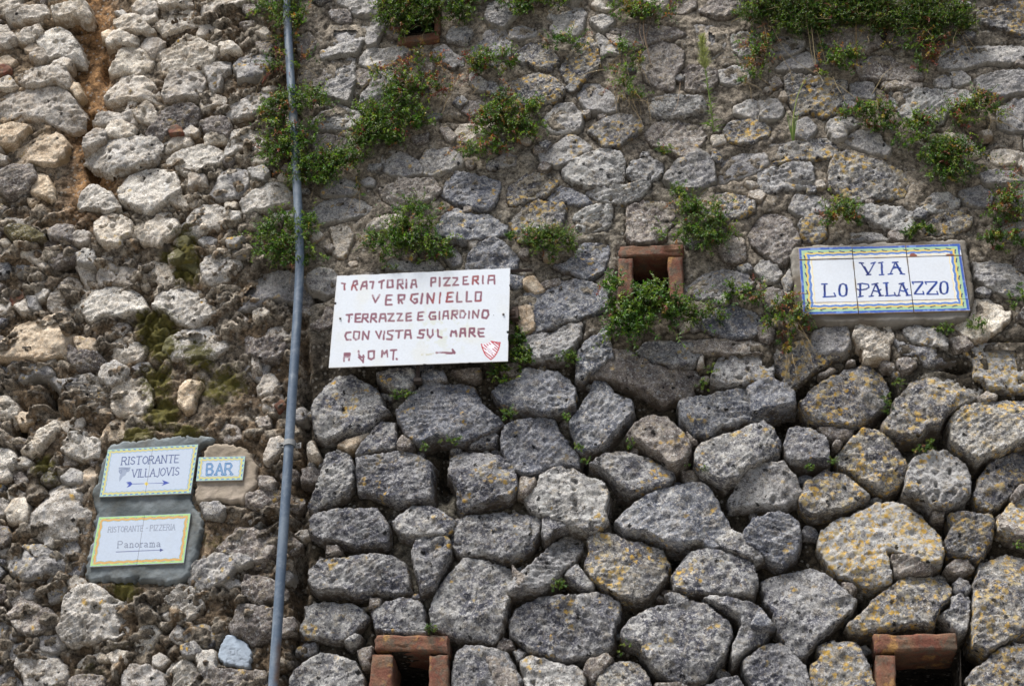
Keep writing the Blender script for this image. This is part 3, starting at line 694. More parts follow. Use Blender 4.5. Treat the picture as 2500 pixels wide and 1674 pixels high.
w 0,620 90,620 170,680 270,720 260,800 150,810 30,800 0,760
w 0,880 60,870 160,920 150,1080 60,1150 0,1180
w 0,1430 80,1440 100,1568 60,1640 -20,1640
w 250,1000 340,990 360,1080 260,1110
g 485,690 480,560 560,465 800,445 960,415 1110,410 1220,430 1300,470 1330,560 1360,720 1250,755 1120,740 900,770 780,735 560,740
g 1380,380 1420,270 1530,230 1640,260 1710,290 1710,400 1660,520 1560,700 1450,750 1410,600 1390,480
g 1710,230 1750,90 1900,60 2300,20 2490,70 2490,180 2420,330 2300,420 2150,455 2000,420 1850,420 1760,400 1720,330
g 1520,870 1580,720 1700,560 1820,430 2000,460 2200,510 2280,600 2210,760 2180,960 2080,1160 1950,1130 1700,1110 1530,1030
g 390,1060 440,960 440,850 600,815 820,830 920,870 980,940 910,1030 850,1110 720,1150 560,1130 420,1110
g 1010,910 1130,830 1290,800 1440,800 1480,950 1480,1060 1340,1070 1160,1070 1050,1060 1030,980
g 300,1470 330,1420 470,1310 600,1270 740,1290 880,1340 950,1460 960,1600 900,1680 350,1680 290,1600
g 1710,1440 1750,1250 1830,1190 1980,1200 2200,1250 2260,1380 2330,1500 2280,1680 1760,1680 1720,1568
w 620,340 730,330 760,400 620,430
g 1110,1070 1300,1080 1480,1075 1480,1105 1130,1110
w 890,1250 1030,1200 1010,1400 940,1400
g 780,1170 880,1100 930,1120 880,1190 820,1200
w 1000,790 1100,780 1090,860 1000,880
w 2240,500 2281,560 2400,620 2281,720
@1240 1234
s 0,760 0,700 80,590 200,490 340,340 480,215 560,205 640,270 640,340 580,450 460,580 380,680 300,720 130,740
g 300,100 400,60 560,80 600,130 500,180 400,220 330,300 290,250
g 480,590 600,480 660,580 740,650 740,710 640,700
o 665,490 710,380 690,270 780,215 900,220 1050,290 1200,310 1350,360 1400,450 1380,580 1300,680 1180,790 1080,800 980,780 840,710 740,640 680,560
g 1430,590 1540,420 1600,370 1740,355 1860,390 2020,440 2140,500 2170,640 2140,770 1960,770 1740,745 1560,750 1460,700
g 0,960 60,860 270,760 420,750 560,760 740,730 850,750 970,820 970,930 920,1080 920,1180 800,1280 600,1310 460,1320 300,1270 180,1240 60,1120 0,1080
g 985,1090 1060,1000 1220,890 1400,850 1600,810 1740,850 1850,940 1940,1020 1950,1100 1900,1260 1800,1400 1700,1510 1540,1540 1380,1500 1260,1420 1180,1300 1130,1200 1020,1170
g 1960,1370 1940,1280 1960,1180 2030,1040 2000,960 1850,880 1700,800 1780,770 1960,800 2080,810 2220,880 2270,960 2281,1060 2210,1190 2100,1240
s 110,1340 180,1290 320,1320 440,1350 600,1380 680,1440 660,1568 600,1660 180,1660 130,1500
o 700,1640 830,1400 960,1320 1090,1330 1200,1440 1250,1568 1200,1660 800,1660
w 680,1330 860,1270 900,1310 800,1450 720,1520 670,1450
g 1370,760 1440,740 1560,780 1540,830 1420,850
w -200,1280 -40,1270 40,1380 110,1500 110,1640 -100,1640
g 2040,1340 2120,1270 2220,1200 2350,1170 2450,1210 2560,1340 2640,1500 2660,1640 2140,1640 2060,1440
g 1700,1568 1820,1500 2000,1470 2080,1568 2080,1640 1700,1640
w 1280,1540 1480,1520 1600,1568 1500,1640 1300,1640
g 1800,280 1950,200 2040,240 2080,340 2240,440 2150,480 2000,420 1860,350
@1860 1234
y 490,300 520,200 640,110 800,60 900,10 1010,-65 1150,-60 1290,0 1400,60 1480,160 1550,250 1590,400 1560,480 1410,500 1300,450 1200,400 1080,375 1110,480 1140,600 1120,680 1000,700 880,690 780,620 680,580 600,500 540,420
w 1120,420 1260,410 1400,490 1520,510 1450,590 1300,590 1150,620
g 0,620 110,570 280,540 440,500 560,560 680,660 830,810 780,900 680,980 560,1080 460,1180 330,1300 250,1260 140,1060 110,920 20,800
o 740,1040 860,930 960,820 1100,700 1220,620 1310,590 1440,600 1600,610 1660,680 1640,780 1550,880 1500,1040 1350,1030 1180,1050 1000,1080 860,1100 780,1080
g 1670,640 1720,600 1800,620 1840,690 1780,750 1690,740
g 1550,950 1640,880 1660,780 1740,740 1820,790 1820,940 1790,1060 1730,1120 1640,1060 1600,990
o 1820,1080 1840,860 1860,640 1900,480 2020,430 2140,390 2330,430 2330,1100 2200,1140 2060,1220 1960,1290 1840,1220
o 1780,1500 1850,1410 1960,1340 2060,1240 2200,1200 2330,1200 2330,1680 1800,1680
o 420,1360 500,1300 490,1200 600,1160 800,1165 860,1220 920,1340 970,1450 980,1660 460,1680 430,1500
w 1600,520 1680,440 1800,440 1860,510 1760,580 1650,570
o 1610,280 1650,180 1620,60 1760,30 1900,60 1990,50 2030,110 2000,280 1960,400 1880,480 1800,430 1640,410 1600,350
w 1470,30 1600,30 1600,90 1500,100
w 700,640 800,650 830,700 780,760 720,720
b -100,1060 -40,880 0,880 60,980 120,1050 0,1080
w 2060,60 2281,230 2330,260 2330,300 2200,270 2080,190
"""
# ------------------------------------------------------------------ read the stones traced on the wall
def load(txt):
    res = []; ox = oy = 0; k = 640/2281.0
    for ln in txt.strip().splitlines():
        if ln[0] == '@':
            a = ln[1:].split(); ox, oy = float(a[0]), float(a[1]); continue
        t, rest = ln.split(' ', 1)
        P = np.array([[float(q) for q in w.split(',')] for w in rest.split()])*k+[ox, oy]
        res.append((t, P))
    return res
def tilepx(ox, oy, pts): return np.array(pts, float)*(640/2281.0)+[ox, oy]
def w2(P, out=0.0): return W(P[:, 0], P[:, 1], out)[:, [0, 2]]

BOUND = lambda py: 728+22*sm(560, 700, py)-8*sm(1200, 1500, py)   # x of the joint between the two walls, in photo units
# wall relief: level of the mortar relative to the face of the stones
def level(px, py):
    left = sm(14, -14, px-BOUND(py))
    up_r = -0.0100-0.004*np.sin(px*.013)
    lo_r = -0.056-0.024*sm(1100, 1600, px)
    k = sm(760, 960, py-0.10*(px-1300)*(px > 1300))
    return left*(-0.028-0.030*sm(560, 720, py))+(1-left)*(up_r*(1-k)+lo_r*k)
def faceoff(px, py):      # the older wall on the left stands back from the other one
    return -0.035*sm(14, -14, px-BOUND(py))*sm(560, 720, py)

CEMENT_A = tilepx(0, 830, [(930, 900), (1000, 870), (1250, 840), (1560, 830), (1680, 805), (1820, 810), (1890, 830), (1870, 880), (1750, 930), (1735, 1000), (1690, 1240), (1665, 1400), (1750, 1450), (1770, 1560), (1770, 1800), (1700, 1960), (1640, 2110), (1300, 2125), (1000, 2100), (740, 2090), (700, 2070), (740, 1900), (800, 1600), (830, 1480), (780, 1420), (810, 1280), (860, 1080)])
CEMENT_B = tilepx(0, 830, [(1730, 1010), (1750, 920), (1890, 870), (2080, 880), (2200, 950), (2270, 1060), (2250, 1200), (2230, 1280), (2170, 1330), (2150, 1440), (1950, 1410), (1820, 1430), (1760, 1440), (1665, 1390), (1690, 1240)])
CEMENT_V = tilepx(1860, 415, [(235, 690), (330, 640), (900, 620), (1400, 600), (1760, 588), (1800, 620), (1840, 900), (1880, 1100), (1830, 1200), (1825, 1325), (1100, 1335), (380, 1345), (340, 1280), (290, 1200), (250, 900)])
CEMENT_P = tilepx(0, 1234, [(1960, 1110), (2040, 1110), (2070, 1150), (2170, 1200), (2205, 1260), (2190, 1340), (2175, 1430), (2040, 1400), (1920, 1375), (1865, 1310), (1900, 1230)])
DRAINS = [
 dict(hole=tilepx(1240, 415, [(1080, 735), (1400, 735), (1420, 1170), (1080, 1180)]),
      bricks=[[(955, 662), (1530, 640), (1540, 738), (960, 756)], [(960, 764), (1083, 760), (1090, 1110), (958, 1115)], [(1390, 752), (1520, 748), (1538, 1165), (1412, 1168)]], o=(1240, 415)),
 dict(hole=tilepx(620, 1234, [(1200, 1270), (1540, 1270), (1540, 1760), (1190, 1760)]),
      bricks=[[(1042, 1120), (1690, 1125), (1695, 1280), (1040, 1245)], [(1025, 1285), (1215, 1290), (1200, 1760), (980, 1760)], [(1525, 1292), (1690, 1292), (1700, 1760), (1515, 1760)]], o=(620, 1234)),
 dict(hole=tilepx(1860, 1234, [(1150, 1250), (1730, 1245), (1740, 1800), (1170, 1800)]),
      bricks=[[(965, 1112), (1695, 1103), (1715, 1250), (985, 1272)], [(988, 1290), (1160, 1290), (1185, 1800), (1015, 1800)]], o=(1860, 1234)),
 dict(hole=tilepx(620, 0, [(1270, 20), (1560, 10), (1565, 280), (1290, 300)]),
      bricks=[[(1240, 325), (1610, 275), (1612, 335), (1250, 385)], [(1560, 60), (1615, 50), (1618, 262), (1566, 272)]], o=(620, 0)),
]
STONES = load(STONE_TXT)

# world grid used for the mortar and for the placing of the small rubble between the stones
gc = W(np.array([0, PW, 0, PW]), np.array([0, 0, PH, PH]))
X0, X1 = gc[:, 0].min()-0.30, gc[:, 0].max()+0.30
Z0, Z1 = gc[:, 2].min()-0.25, gc[:, 2].max()+0.28
H = 0.0085
gx = np.arange(X0, X1, H); gz = np.arange(Z0, Z1, H)
GX, GZ = np.meshgrid(gx, gz)
SD = np.full(GX.shape, -0.2)
def stamp(P, pad=0.10):
    a, b = P.min(0)-pad, P.max(0)+pad
    i0, i1 = np.searchsorted(gx, [a[0], b[0]]); j0, j1 = np.searchsorted(gz, [a[1], b[1]])
    if i1 <= i0 or j1 <= j0: return
    s = polysd(GX[j0:j1, i0:i1], GZ[j0:j1, i0:i1], P)
    SD[j0:j1, i0:i1] = np.maximum(SD[j0:j1, i0:i1], s)
pieces = []      # (type, world polygon, px centre, size)
for t, P in STONES:
    Q = w2(P, float(faceoff(P[:, 0].mean(), P[:, 1].mean()))); stamp(Q)
    pieces.append((t, Q, P.mean(0), False))
BEDS = {'A': w2(CEMENT_A, -.030), 'B': w2(CEMENT_B, -.033), 'V': w2(CEMENT_V, .021), 'P': w2(CEMENT_P, -.046)}
for P in BEDS.values(): stamp(P)
for d in DRAINS:
    stamp(w2(d['hole'])); d['Q'] = w2(d['hole'])
    for b in d['bricks']: stamp(w2(tilepx(*d['o'], b)))
GPX, GPY = PX(GX, GZ)
def inside(px, py): return (px > -5) & (px < PW+5) & (py > -5) & (py < PH+5)
def rpoly(cx, cz, r, n=None):
    n = n or random.randint(4, 7); a0 = random.random()*6.28; el = random.uniform(.55, .95); th = random.uniform(-.5, .5)
    P = []
    for k in range(n):
        a = a0+(k+random.uniform(-.28, .28))*2*math.pi/n; q = r*random.uniform(.78, 1.18)
        x, z = math.cos(a)*q, math.sin(a)*q*el
        P.append((cx+x*math.cos(th)-z*math.sin(th), cz+x*math.sin(th)+z*math.cos(th)))
    return np.array(P)
for rl in (0.10, 0.075, 0.055, 0.04, 0.03, 0.022, 0.016, 0.0125):
    for it in range(1200):
        ok = -SD > rl*1.04
        ins = inside(GPX, GPY); lf = GPX < BOUND(GPY)
        if rl > 0.05: ok &= ~ins
        ok &= ~(ins & ~lf & (GPY < 880) & (rl > 0.024))
        ok &= ~(ins & lf & (rl > 0.034))
        idx = np.flatnonzero(ok)
        if len(idx) == 0: break
        # many darts a pass
        np.random.default_rng(int(rl*1e4)+it).shuffle(idx)
        put = 0
        for q in idx[:40]:
            j, i = divmod(int(q), GX.shape[1])
            if -SD[j, i] < rl*1.04: continue
            r = min(-SD[j, i]*1.0, rl*1.3); P = rpoly(GX[j, i], GZ[j, i], r)
            px, py = GPX[j, i], GPY[j, i]
            stamp(P); put += 1
            if rl < 0.045 and (px > BOUND(py)) and random.random() < (.93 if py < 880 else .86) : continue   # leave a patch of bare mortar
            if px < BOUND(py) and inside(px, py) and random.random() < (1.0 if rl < .020 else .95 if rl < .03 else .72): continue
            if abs(px-212) < 72 and py < 600: continue
            if 380 < px < 660 and 880 < py < 1060: continue
            if px < BOUND(py):
                t = random.choice('cccwws' if py < 500 else 'cgwwsg')
                if px < 230 and py < 600: t = random.choice('ctct')
            else: t = random.choice('gwgws' if py < 880 else 'ggwb')
            if random.random() < .012: t = 'r'
            pieces.append((t, P, np.array([px, py]), True))
        if put == 0 or len(idx) < 3: break

SD[:] = -0.2
for t, Q, pc, sml in pieces: stamp(Q)
for P in BEDS.values(): stamp(P)
for d in DRAINS:
    stamp(d['Q'])
    for b in d['bricks']: stamp(w2(tilepx(*d['o'], b)))
MOSS = [(1600, 615, 40, 55, 0, 415, .9), (1600, 790, 45, 60, 0, 415, 1), (1350, 1370, 60, 70, 0, 415, 1), (1240, 1270, 40, 40, 0, 415, .8), (1400, 1500, 55, 50, 0, 415, .9),
        (1330, 300, 60, 60, 0, 830, .8), (1700, 90, 60, 50, 0, 830, .8), (1370, 570, 55, 60, 0, 830, .9), (1850, 380, 70, 50, 0, 830, .7), (1950, 300, 60, 45, 0, 830, .8),
        (1180, 780, 50, 30, 0, 830, .9), (1600, 760, 60, 30, 0, 830, .8), (340, 1040, 40, 35, 0, 830, .8), (1060, 680, 45, 40, 0, 1234, .9), (1850, 250, 50, 40, 0, 1234, .5), (700, 1400, 60, 40, 0, 1234, .5), (1000, 1200, 50, 40, 0, 1234, .4), (1440, 720, 30, 25, 0, 415, .8), (400, 1150, 50, 30, 0, 830, .6)]
def mossf(px, py):
    r = np.zeros_like(px)
    for x, y, rx, ry, ox, oy, k in MOSS:
        cx, cy = x*.2806+ox, y*.2806+oy
        r = np.maximum(r, 1.15*k*np.exp(-(((px-cx)/rx)**2+((py-cy)/ry)**2)))
    return r

def ck(P):
    Q = np.roll(P, -1, 0); return np.stack([P*.94+Q*.06, P*.06+Q*.94], 1).reshape(-1, 2)
# ------------------------------------------------------------------ stones as relief bodies
def relief(P, t, px, small, h=None, face=None, base=None, flat=False, bw=None, wob=1.0, rough=1.0):
    """irregular block: outline P, split faces, rounded arrises, sides that run back into the wall"""
    left_ = px[0] < BOUND(px[1])
    size = math.sqrt(abs(0.5*np.sum(P[:, 0]*np.roll(P[:, 1], -1)-np.roll(P[:, 0], -1)*P[:, 1])))
    if h is None: h = 0.0056 if size > .05 else 0.0045
    if size > 0.05 or flat: P = chaikin(P, 1) if flat else ck(P)
    a, b = P.min(0)-0.016, P.max(0)+0.016
    X, Z = np.meshgrid(np.arange(a[0], b[0], h), np.arange(a[1], b[1], h))
    x, z = X.ravel(), Z.ravel(); q = p3(x, z, px[0]*.01)
    sd = polysd(x, z, P)+wob*(fbm(q*26, 3, 3)*min(.007, size*.08)+fbm(q*85, 2, 9)*.0045)+(0 if flat else .0155 if left_ and not small else .0085 if px[1] > 850 or left_ else .0125)
    lv = float(level(px[0], px[1])); fo = float(faceoff(px[0], px[1]))
    if base is None: base = lv-0.030
    rs = random.random()
    left = px[0] < BOUND(px[1])
    if face is None:
        if small: face = lv+random.uniform(.006, .020)+size*.1
        elif left: face = fo+random.uniform(-.012, .020)
        elif px[1] < 850: face = random.uniform(-.004, .010)
        else: face = random.uniform(-.014, .014)
    inr = max(sd.max(), .004)
    if bw is None: bw = min(inr*.7, random.uniform(.008, .015) if (left or px[1] > 850) else random.uniform(.006, .011))
    tt = np.clip(sd/bw, 0, 1); prof = (1-(1-tt)**2.4)
    hh = base+(face-base)*prof
    c = P.mean(0)
    if not flat:
        # split faces: a few tilted planes cut the block
        nf = 3 if small else random.randint(4, 7)
        for k in range(nf):
            an = random.random()*6.28; off = random.uniform(.30, 1.05)*inr; sl_ = random.uniform(.08, .62)*(.85 if left else .60 if px[1] > 850 else .25)
            d = (x-c[0])*math.cos(an)+(z-c[1])*math.sin(an)-off
            d = d+fbm(q*18, 2, 40+k)*.02
            pl = face+random.uniform(-.002, .008)-np.maximum(d, 0)*sl_
            hh = np.where(prof > .3, np.minimum(hh, pl), hh)
        tilt = np.array([random.uniform(-.10, .10), random.uniform(-.16, .04)])
        hh = hh+prof*((x-c[0])*tilt[0]+(z-c[1])*tilt[1])
        amp = rough*min(1.0, size/.10)
        hh += prof*amp*(fbm(q*13, 3, 5+int(rs*40))*.012+fbm(q*42, 3, 21, .65)*.010)
        # bedding ledges
        sa = random.uniform(.1, .9) if random.random() < .75 else random.uniform(-.8, .1)
        u = (-(x)*math.sin(sa)+z*math.cos(sa))*random.uniform(28, 60)+fbm(q*9, 3, 31)*1.7
        led = (u-np.floor(u)); k = {'c': .008, 's': .010, 'w': .008, 'g': .006, 'b': .007, 'o': .006}.get(t, .003)
        msk = sm(-.15, .35, fbm(q*6, 2, 77))
        hh += prof*amp*k*(led**1.6-.5)*msk
        # pits
        pit = fbm(q*34, 2, 55+int(rs*50)); hh -= prof*amp*.012*sm(.42, .65, pit)*(1.3 if t in 'sc' else .35)
    else:
        hh += prof*(fbm(q*9, 3, 5)*.0035+fbm(q*60, 3, 21)*.0012)*rough
    jx = fbm(q*50, 2, 61)*.0022; jz = fbm(q*50, 2, 71)*.0022
    keep = sd > -h*1.5
    y = -hh
    idx = -np.ones(len(x), int); idx[keep] = np.arange(keep.sum())
    I = idx.reshape(X.shape)
    F = np.stack([I[:-1, :-1], I[:-1, 1:], I[1:, 1:], I[1:, :-1]], -1).reshape(-1, 4); F = F[(F >= 0).all(1)]
    V = np.stack([x+jx, y, z+jz], -1)[keep]
    gpx, gpy = PX(x[keep], z[keep])
    at = {'edge': np.clip(sd[keep]/(.030 if not small else .03), 0, 1)*1.0, 'moss': mossf(gpx, gpy)}
    return V, F, at, size
# two walls
def W3(px, py): return W(np.array(px), np.array(py))
orgL = (float(W3(360., PH)[0]), 0.0, float(Z0)); orgR = (float(W3(1600., PH)[0]), 0.0, float(Z0))
WL = thing('stone_wall', 'older rough rubble wall of cream and brown stones left of the grey pipe', 'wall', orgL)
WR = thing('stone_wall', 'wall of large grey lichened stones right of the pipe, carrying the blue street name tiles', 'wall', orgR)
made = {0: [], 1: []}
for t, P, pc, small in pieces:
    V, F, at, size = relief(P, t, pc, small)
    if len(F) < 2: continue
    made[0 if pc[0] < BOUND(pc[1]) else 1].append((size, t, V, F, at, pc))
for side, root in ((0, WL), (1, WR)):
    L = sorted(made[side], key=lambda r: -(r[0]*(1 if inside(r[5][0], r[5][1]) else .25)))
    for k, (size, t, V, F, at, pc) in enumerate(L[:296]):
        c = V.mean(0)
        if t == 's' and side == 0: t = 'v'
        if t == 'g' and side == 1 and pc[1] < 840: t = 'h'
        if t in 'gb' and side == 0: t = 'v' if random.random() < .45 else 'h'
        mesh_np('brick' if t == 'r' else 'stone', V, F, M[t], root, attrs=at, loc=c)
    rest = {}
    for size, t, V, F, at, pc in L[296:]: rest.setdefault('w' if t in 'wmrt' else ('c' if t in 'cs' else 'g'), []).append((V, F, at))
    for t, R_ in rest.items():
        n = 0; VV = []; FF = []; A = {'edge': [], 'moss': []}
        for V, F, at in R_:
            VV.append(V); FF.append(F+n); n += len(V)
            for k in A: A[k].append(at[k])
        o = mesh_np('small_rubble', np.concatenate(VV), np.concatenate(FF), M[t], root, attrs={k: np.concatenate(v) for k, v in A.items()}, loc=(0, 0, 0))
        o['kind'] = 'stuff'
# mortar
x, z = GX.ravel(), GZ.ravel(); px, py = GPX.ravel(), GPY.ravel(); q = p3(x, z)
sd = np.minimum(SD.ravel(), 0.03)
lv = level(px, py)
lft = sm(14, -14, px-BOUND(py))
hh = lv+fbm(q*7, 3, 1)*.016+fbm(q*48, 3, 310, .7)*.009+fbm(q*22, 4, 2, .6)*(.010+.016*lft)+fbm(q*70, 2, 4)*.004
gr = sm(-.1, .3, fbm(q*8, 3, 8))
hh -= np.exp(-((sd+.002)/.008)**2)*(.010+.018*gr)
dA = np.maximum(polysd(x, z, BEDS['A']), polysd(x, z, BEDS['B'])); kA = sm(-.05, -.005, dA)*sm(.02, 0, dA); hh = hh*(1-kA)+(-.038+fbm(q*25, 3, 66)*.010)*kA
och_ = 0; och = np.exp(-((px-205)/62)**4)*sm(560, 420, py); hh = hh*(1-och)+(-.060+fbm(q*6, 4, 90)*.03+fbm(q*30, 3, 91)*.010)*och    # ridge of brown earth
wx = fbm(q*10, 3, 300)*.05+fbm(q*40, 2, 301)*.010; wz = fbm(q*10, 3, 302)*.05+fbm(q*40, 2, 303)*.010
ca, sa_ = math.cos(.35), math.sin(.35); rx_ = (x+wx)*ca+(z+wz)*sa_; rz_ = -(x+wx)*sa_+(z+wz)*ca
f1, f2, idd, dx_, dz_ = worley(rx_*.72, rz_*1.25, 17, 5); g1, g2, idd2, ex_, ez_ = worley(rx_, rz_, 46, 15)
amt = (1-.8*np.exp(-(((px-500)/150)**2+((py-950)/90)**2)**2))*lft*(1-.8*sm(520, 300, px)*sm(560, 430, py))*(1-kA)*(1-och)
isst = sm(.42, .50, idd)
slope = (np.sin(idd*91)*dx_+np.cos(idd*57)*dz_-dz_*.3)*.55
hh += amt*((sm(0, .22, f2-f1)-.6)*.022*(.35+.65*isst)+isst*.018+slope*isst+((sm(0, .25, g2-g1)-.5)*.008+(idd2-.5)*.010))
PITS = [(420, 400, 55, 110, 0, 830, .10), (300, 300, 60, 40, 0, 830, .05), (370, 195, 280, 30, 0, 0, .07), (560, 790, 60, 35, 0, 415, .08), (700, 1000, 35, 50, 0, 415, .05),
        (130, 700, 50, 200, 0, 830, .06), (160, 900, 40, 120, 0, 830, .05), (1500, 1020, 70, 35, 0, 1234, .06), (480, 600, 130, 60, 0, 830, .04), (400, 300, 70, 30, 620, 0, .02),
        (780, 1060, 60, 90, 0, 0, .05), (780, 1400, 60, 150, 0, 0, .04), (880, 550, 40, 120, 0, 0, .03), (1100, 250, 90, 30, 0, 0, .03),
        (540, 1060, 110, 60, 620, 415, .06), (1640, 1150, 80, 200, 620, 830, .05), (1600, 880, 120, 50, 620, 830, .05), (430, 700, 40, 700, 620, 830, .05), (370, 700, 60, 900, 620, 1234, .05), (250, 180, 60, 70, 1240, 830, .02),
        (990, 900, 130, 60, 1240, 830, .05), (1560, 1090, 120, 80, 1240, 830, .05), (960, 1400, 110, 120, 1240, 830, .05), (640, 1000, 40, 100, 1240, 830, .05), (1450, 380, 140, 90, 1240, 1234, .05),
        (1130, 900, 140, 80, 1240, 1234, .06), (520, 670, 110, 50, 1240, 1234, .04), (1980, 1000, 60, 120, 1240, 1234, .04), (1900, 1400, 120, 90, 1240, 1234, .05), (60, 1200, 120, 130, 1240, 1234, .05), (190, 760, 150, 30, 1240, 1234, .04),
        (900, 120, 200, 60, 1860, 830, .06), (180, 640, 170, 70, 1860, 830, .06), (380, 400, 90, 60, 1860, 830, .05), (1120, 500, 60, 180, 1860, 830, .05), (1560, 800, 90, 130, 1860, 830, .06), (1200, 1250, 90, 90, 1860, 830, .05), (1100, 1350, 160, 50, 1860, 830, .05), (1850, 1050, 50, 150, 1860, 830, .04),
        (820, 850, 60, 100, 1860, 1234, .05), (1300, 530, 170, 60, 1860, 1234, .06), (380, 1330, 60, 140, 1860, 1234, .06), (880, 1230, 60, 100, 1860, 1234, .05), (1860, 1250, 110, 110, 1860, 1234, .06), (1570, 1000, 40, 90, 1860, 1234, .05), (1860, 300, 60, 150, 1860, 1234, .04),
        (1080, 200, 50, 60, 1860, 830, .05), (1680, 220, 130, 40, 1860, 830, .05), (280, 620, 150, 25, 1860, 0, .03), (1080, 690, 300, 25, 1860, 0, .03), (1900, 1150, 120, 120, 1860, 0, .04), (1730, 1030, 120, 20, 620, 0, .04), (880, 900, 60, 60, 620, 0, .03)]
for a, b, rx, ry, ox, oy, dp in PITS:
    cx, cy, rx, ry = a*.2806+ox, b*.2806+oy, rx*.2806, ry*.2806
    hh -= dp*1.8*np.exp(-(((px-cx)/rx)**2+((py-cy)/ry)**2)**1.5)*sm(.006, -.004, sd)
for P_, f_ in ((BEDS['A'], -.052), (BEDS['B'], -.054), (BEDS['P'], -.062), (BEDS['V'], -.012)):
    dC = polysd(x, z, P_); hh = np.where(dC > -.004, np.minimum(hh, f_), hh); hh = np.where((dC > -.03) & (dC <= -.004), np.minimum(hh, f_+.012+(-dC)*.9), hh)
base = np.zeros((len(x), 3))
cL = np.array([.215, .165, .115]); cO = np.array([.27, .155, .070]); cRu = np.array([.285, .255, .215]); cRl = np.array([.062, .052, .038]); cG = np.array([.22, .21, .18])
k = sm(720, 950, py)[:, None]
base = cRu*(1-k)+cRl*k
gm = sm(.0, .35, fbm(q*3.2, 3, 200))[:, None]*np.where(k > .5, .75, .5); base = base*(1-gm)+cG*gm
cl = cL*(1+.5*fbm(q*3, 3, 201)[:, None]); kg = sm(.05, .3, fbm(q*11, 3, 205))[:, None]*.8; cl = cl*(1-kg)+np.array([.25, .225, .19])*kg; ks = (isst*amt*sm(.02, .12, f2-f1)*(idd2 > .25))[:, None]*.85; tone = np.array([.50, .46, .40])*(.55+.75*((idd*37) % 1))[:, None]; cl = cl*(1-ks)+tone*ks*(1-.3*sm(600, 900, py))[:, None]
cl = cl*(1-sm(500, 250, py)[:, None]*sm(420, 100, px)[:, None]*.45)+np.array([.44, .35, .25])*sm(500, 250, py)[:, None]*sm(420, 100, px)[:, None]*.45
ko = (np.exp(-((px-215-10*np.sin(py*.02))/66)**4)*sm(640, 440, py))[:, None]; cl = cl*(1-ko)+cO*(1+.3*fbm(q*20, 3, 202)[:, None])*ko
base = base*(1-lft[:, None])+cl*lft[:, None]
V = np.stack([x, -hh, z], -1)
ny, nx = GX.shape; I = np.arange(ny*nx).reshape(ny, nx)
F = np.stack([I[:-1, :-1], I[:-1, 1:], I[1:, 1:], I[1:, :-1]], -1).reshape(-1, 4)
fx = x[F].mean(1); fz = z[F].mean(1); drop = np.zeros(len(F), bool)
drop |= SD.ravel()[F].min(1) > .040                           # nothing is laid behind the hearts of the stones
for d in DRAINS: drop |= polysd(fx, fz, d['Q']) > 0
F = F[~drop]
fl = px[F].mean(1) < BOUND(py[F].mean(1))
mo = mossf(px, py)
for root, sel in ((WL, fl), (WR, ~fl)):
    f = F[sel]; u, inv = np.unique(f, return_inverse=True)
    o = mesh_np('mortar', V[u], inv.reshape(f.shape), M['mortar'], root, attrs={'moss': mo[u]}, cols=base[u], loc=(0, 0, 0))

# ------------------------------------------------------------------ drain openings framed with bricks
def rough_block(quad, yf, yb, n=12, seed=0, amp=.006, rad=.010):
    """brick: quad = 4 (x, z) corners, from yf (front) back to yb"""
    q = np.asarray(quad, float)
    us = np.linspace(0, 1, n); ax = np.linspace(0, 1, n)
    def P(u, v, w):
        u, v = np.broadcast_arrays(u, v)
        xz = (q[0]*(1-u[..., None])*(1-v[..., None])+q[1]*u[..., None]*(1-v[..., None])+q[2]*u[..., None]*v[..., None]+q[3]*(1-u[..., None])*v[..., None])
        return np.stack([xz[..., 0], np.zeros_like(u)+yf+(yb-yf)*w, xz[..., 1]], -1)
    U, Vv = np.meshgrid(us, us); Vs = []; Fs = []; n0 = 0
    z = np.zeros_like(U); o = np.ones_like(U)
    L = math.hypot(*(q[1]-q[0])); Hh = math.hypot(*(q[3]-q[0])); D = abs(yb-yf)
    for (u, v, w) in ((U, Vv, z), (z, Vv, U), (o, Vv, U), (U, z, Vv), (U, o, Vv)):
        A = P(u, v, w).reshape(-1, 3)
        # round the arrises
        c = np.array([q[:, 0].mean(), (yf+yb)/2, q[:, 1].mean()])
        du = np.minimum(u, 1-u).ravel()*L; dv = np.minimum(v, 1-v).ravel()*Hh; dw = (w).ravel()*D
        s = np.sort(np.stack([du, dv, dw], 1), axis=1)[:, 1]
        k = np.clip(1-s/rad, 0, 1)**2*rad*.55
        dr = A-c; dr /= np.linalg.norm(dr, axis=1)[:, None]
        ns = np.stack([fbm(A*45+seed, 3, 5), fbm(A*45+seed, 3, 6), fbm(A*45+seed, 3, 7)], 1)*amp
        chip = sm(.25, .6, fbm(A*22+seed, 2, 9))[:, None]*(.7*rad)*(s < rad*2)[:, None]
        A = A-dr*k[:, None]+ns-dr*chip
        I = np.arange(n*n).reshape(n, n)+n0
        Fs.append(np.stack([I[:-1, :-1], I[:-1, 1:], I[1:, 1:], I[1:, :-1]], -1).reshape(-1, 4)); Vs.append(A); n0 += n*n
    return np.concatenate(Vs), np.concatenate(Fs)
dl = ['brick framed drain hole in the middle of the wall spilling green plants', 'brick framed drain hole at the bottom edge nearest the pipe, with chipped red lintel',
      'wide brick framed drain hole at the bottom right under a flat red brick lintel', 'half hidden drain hole with orange bricks at the top behind dark leaves']
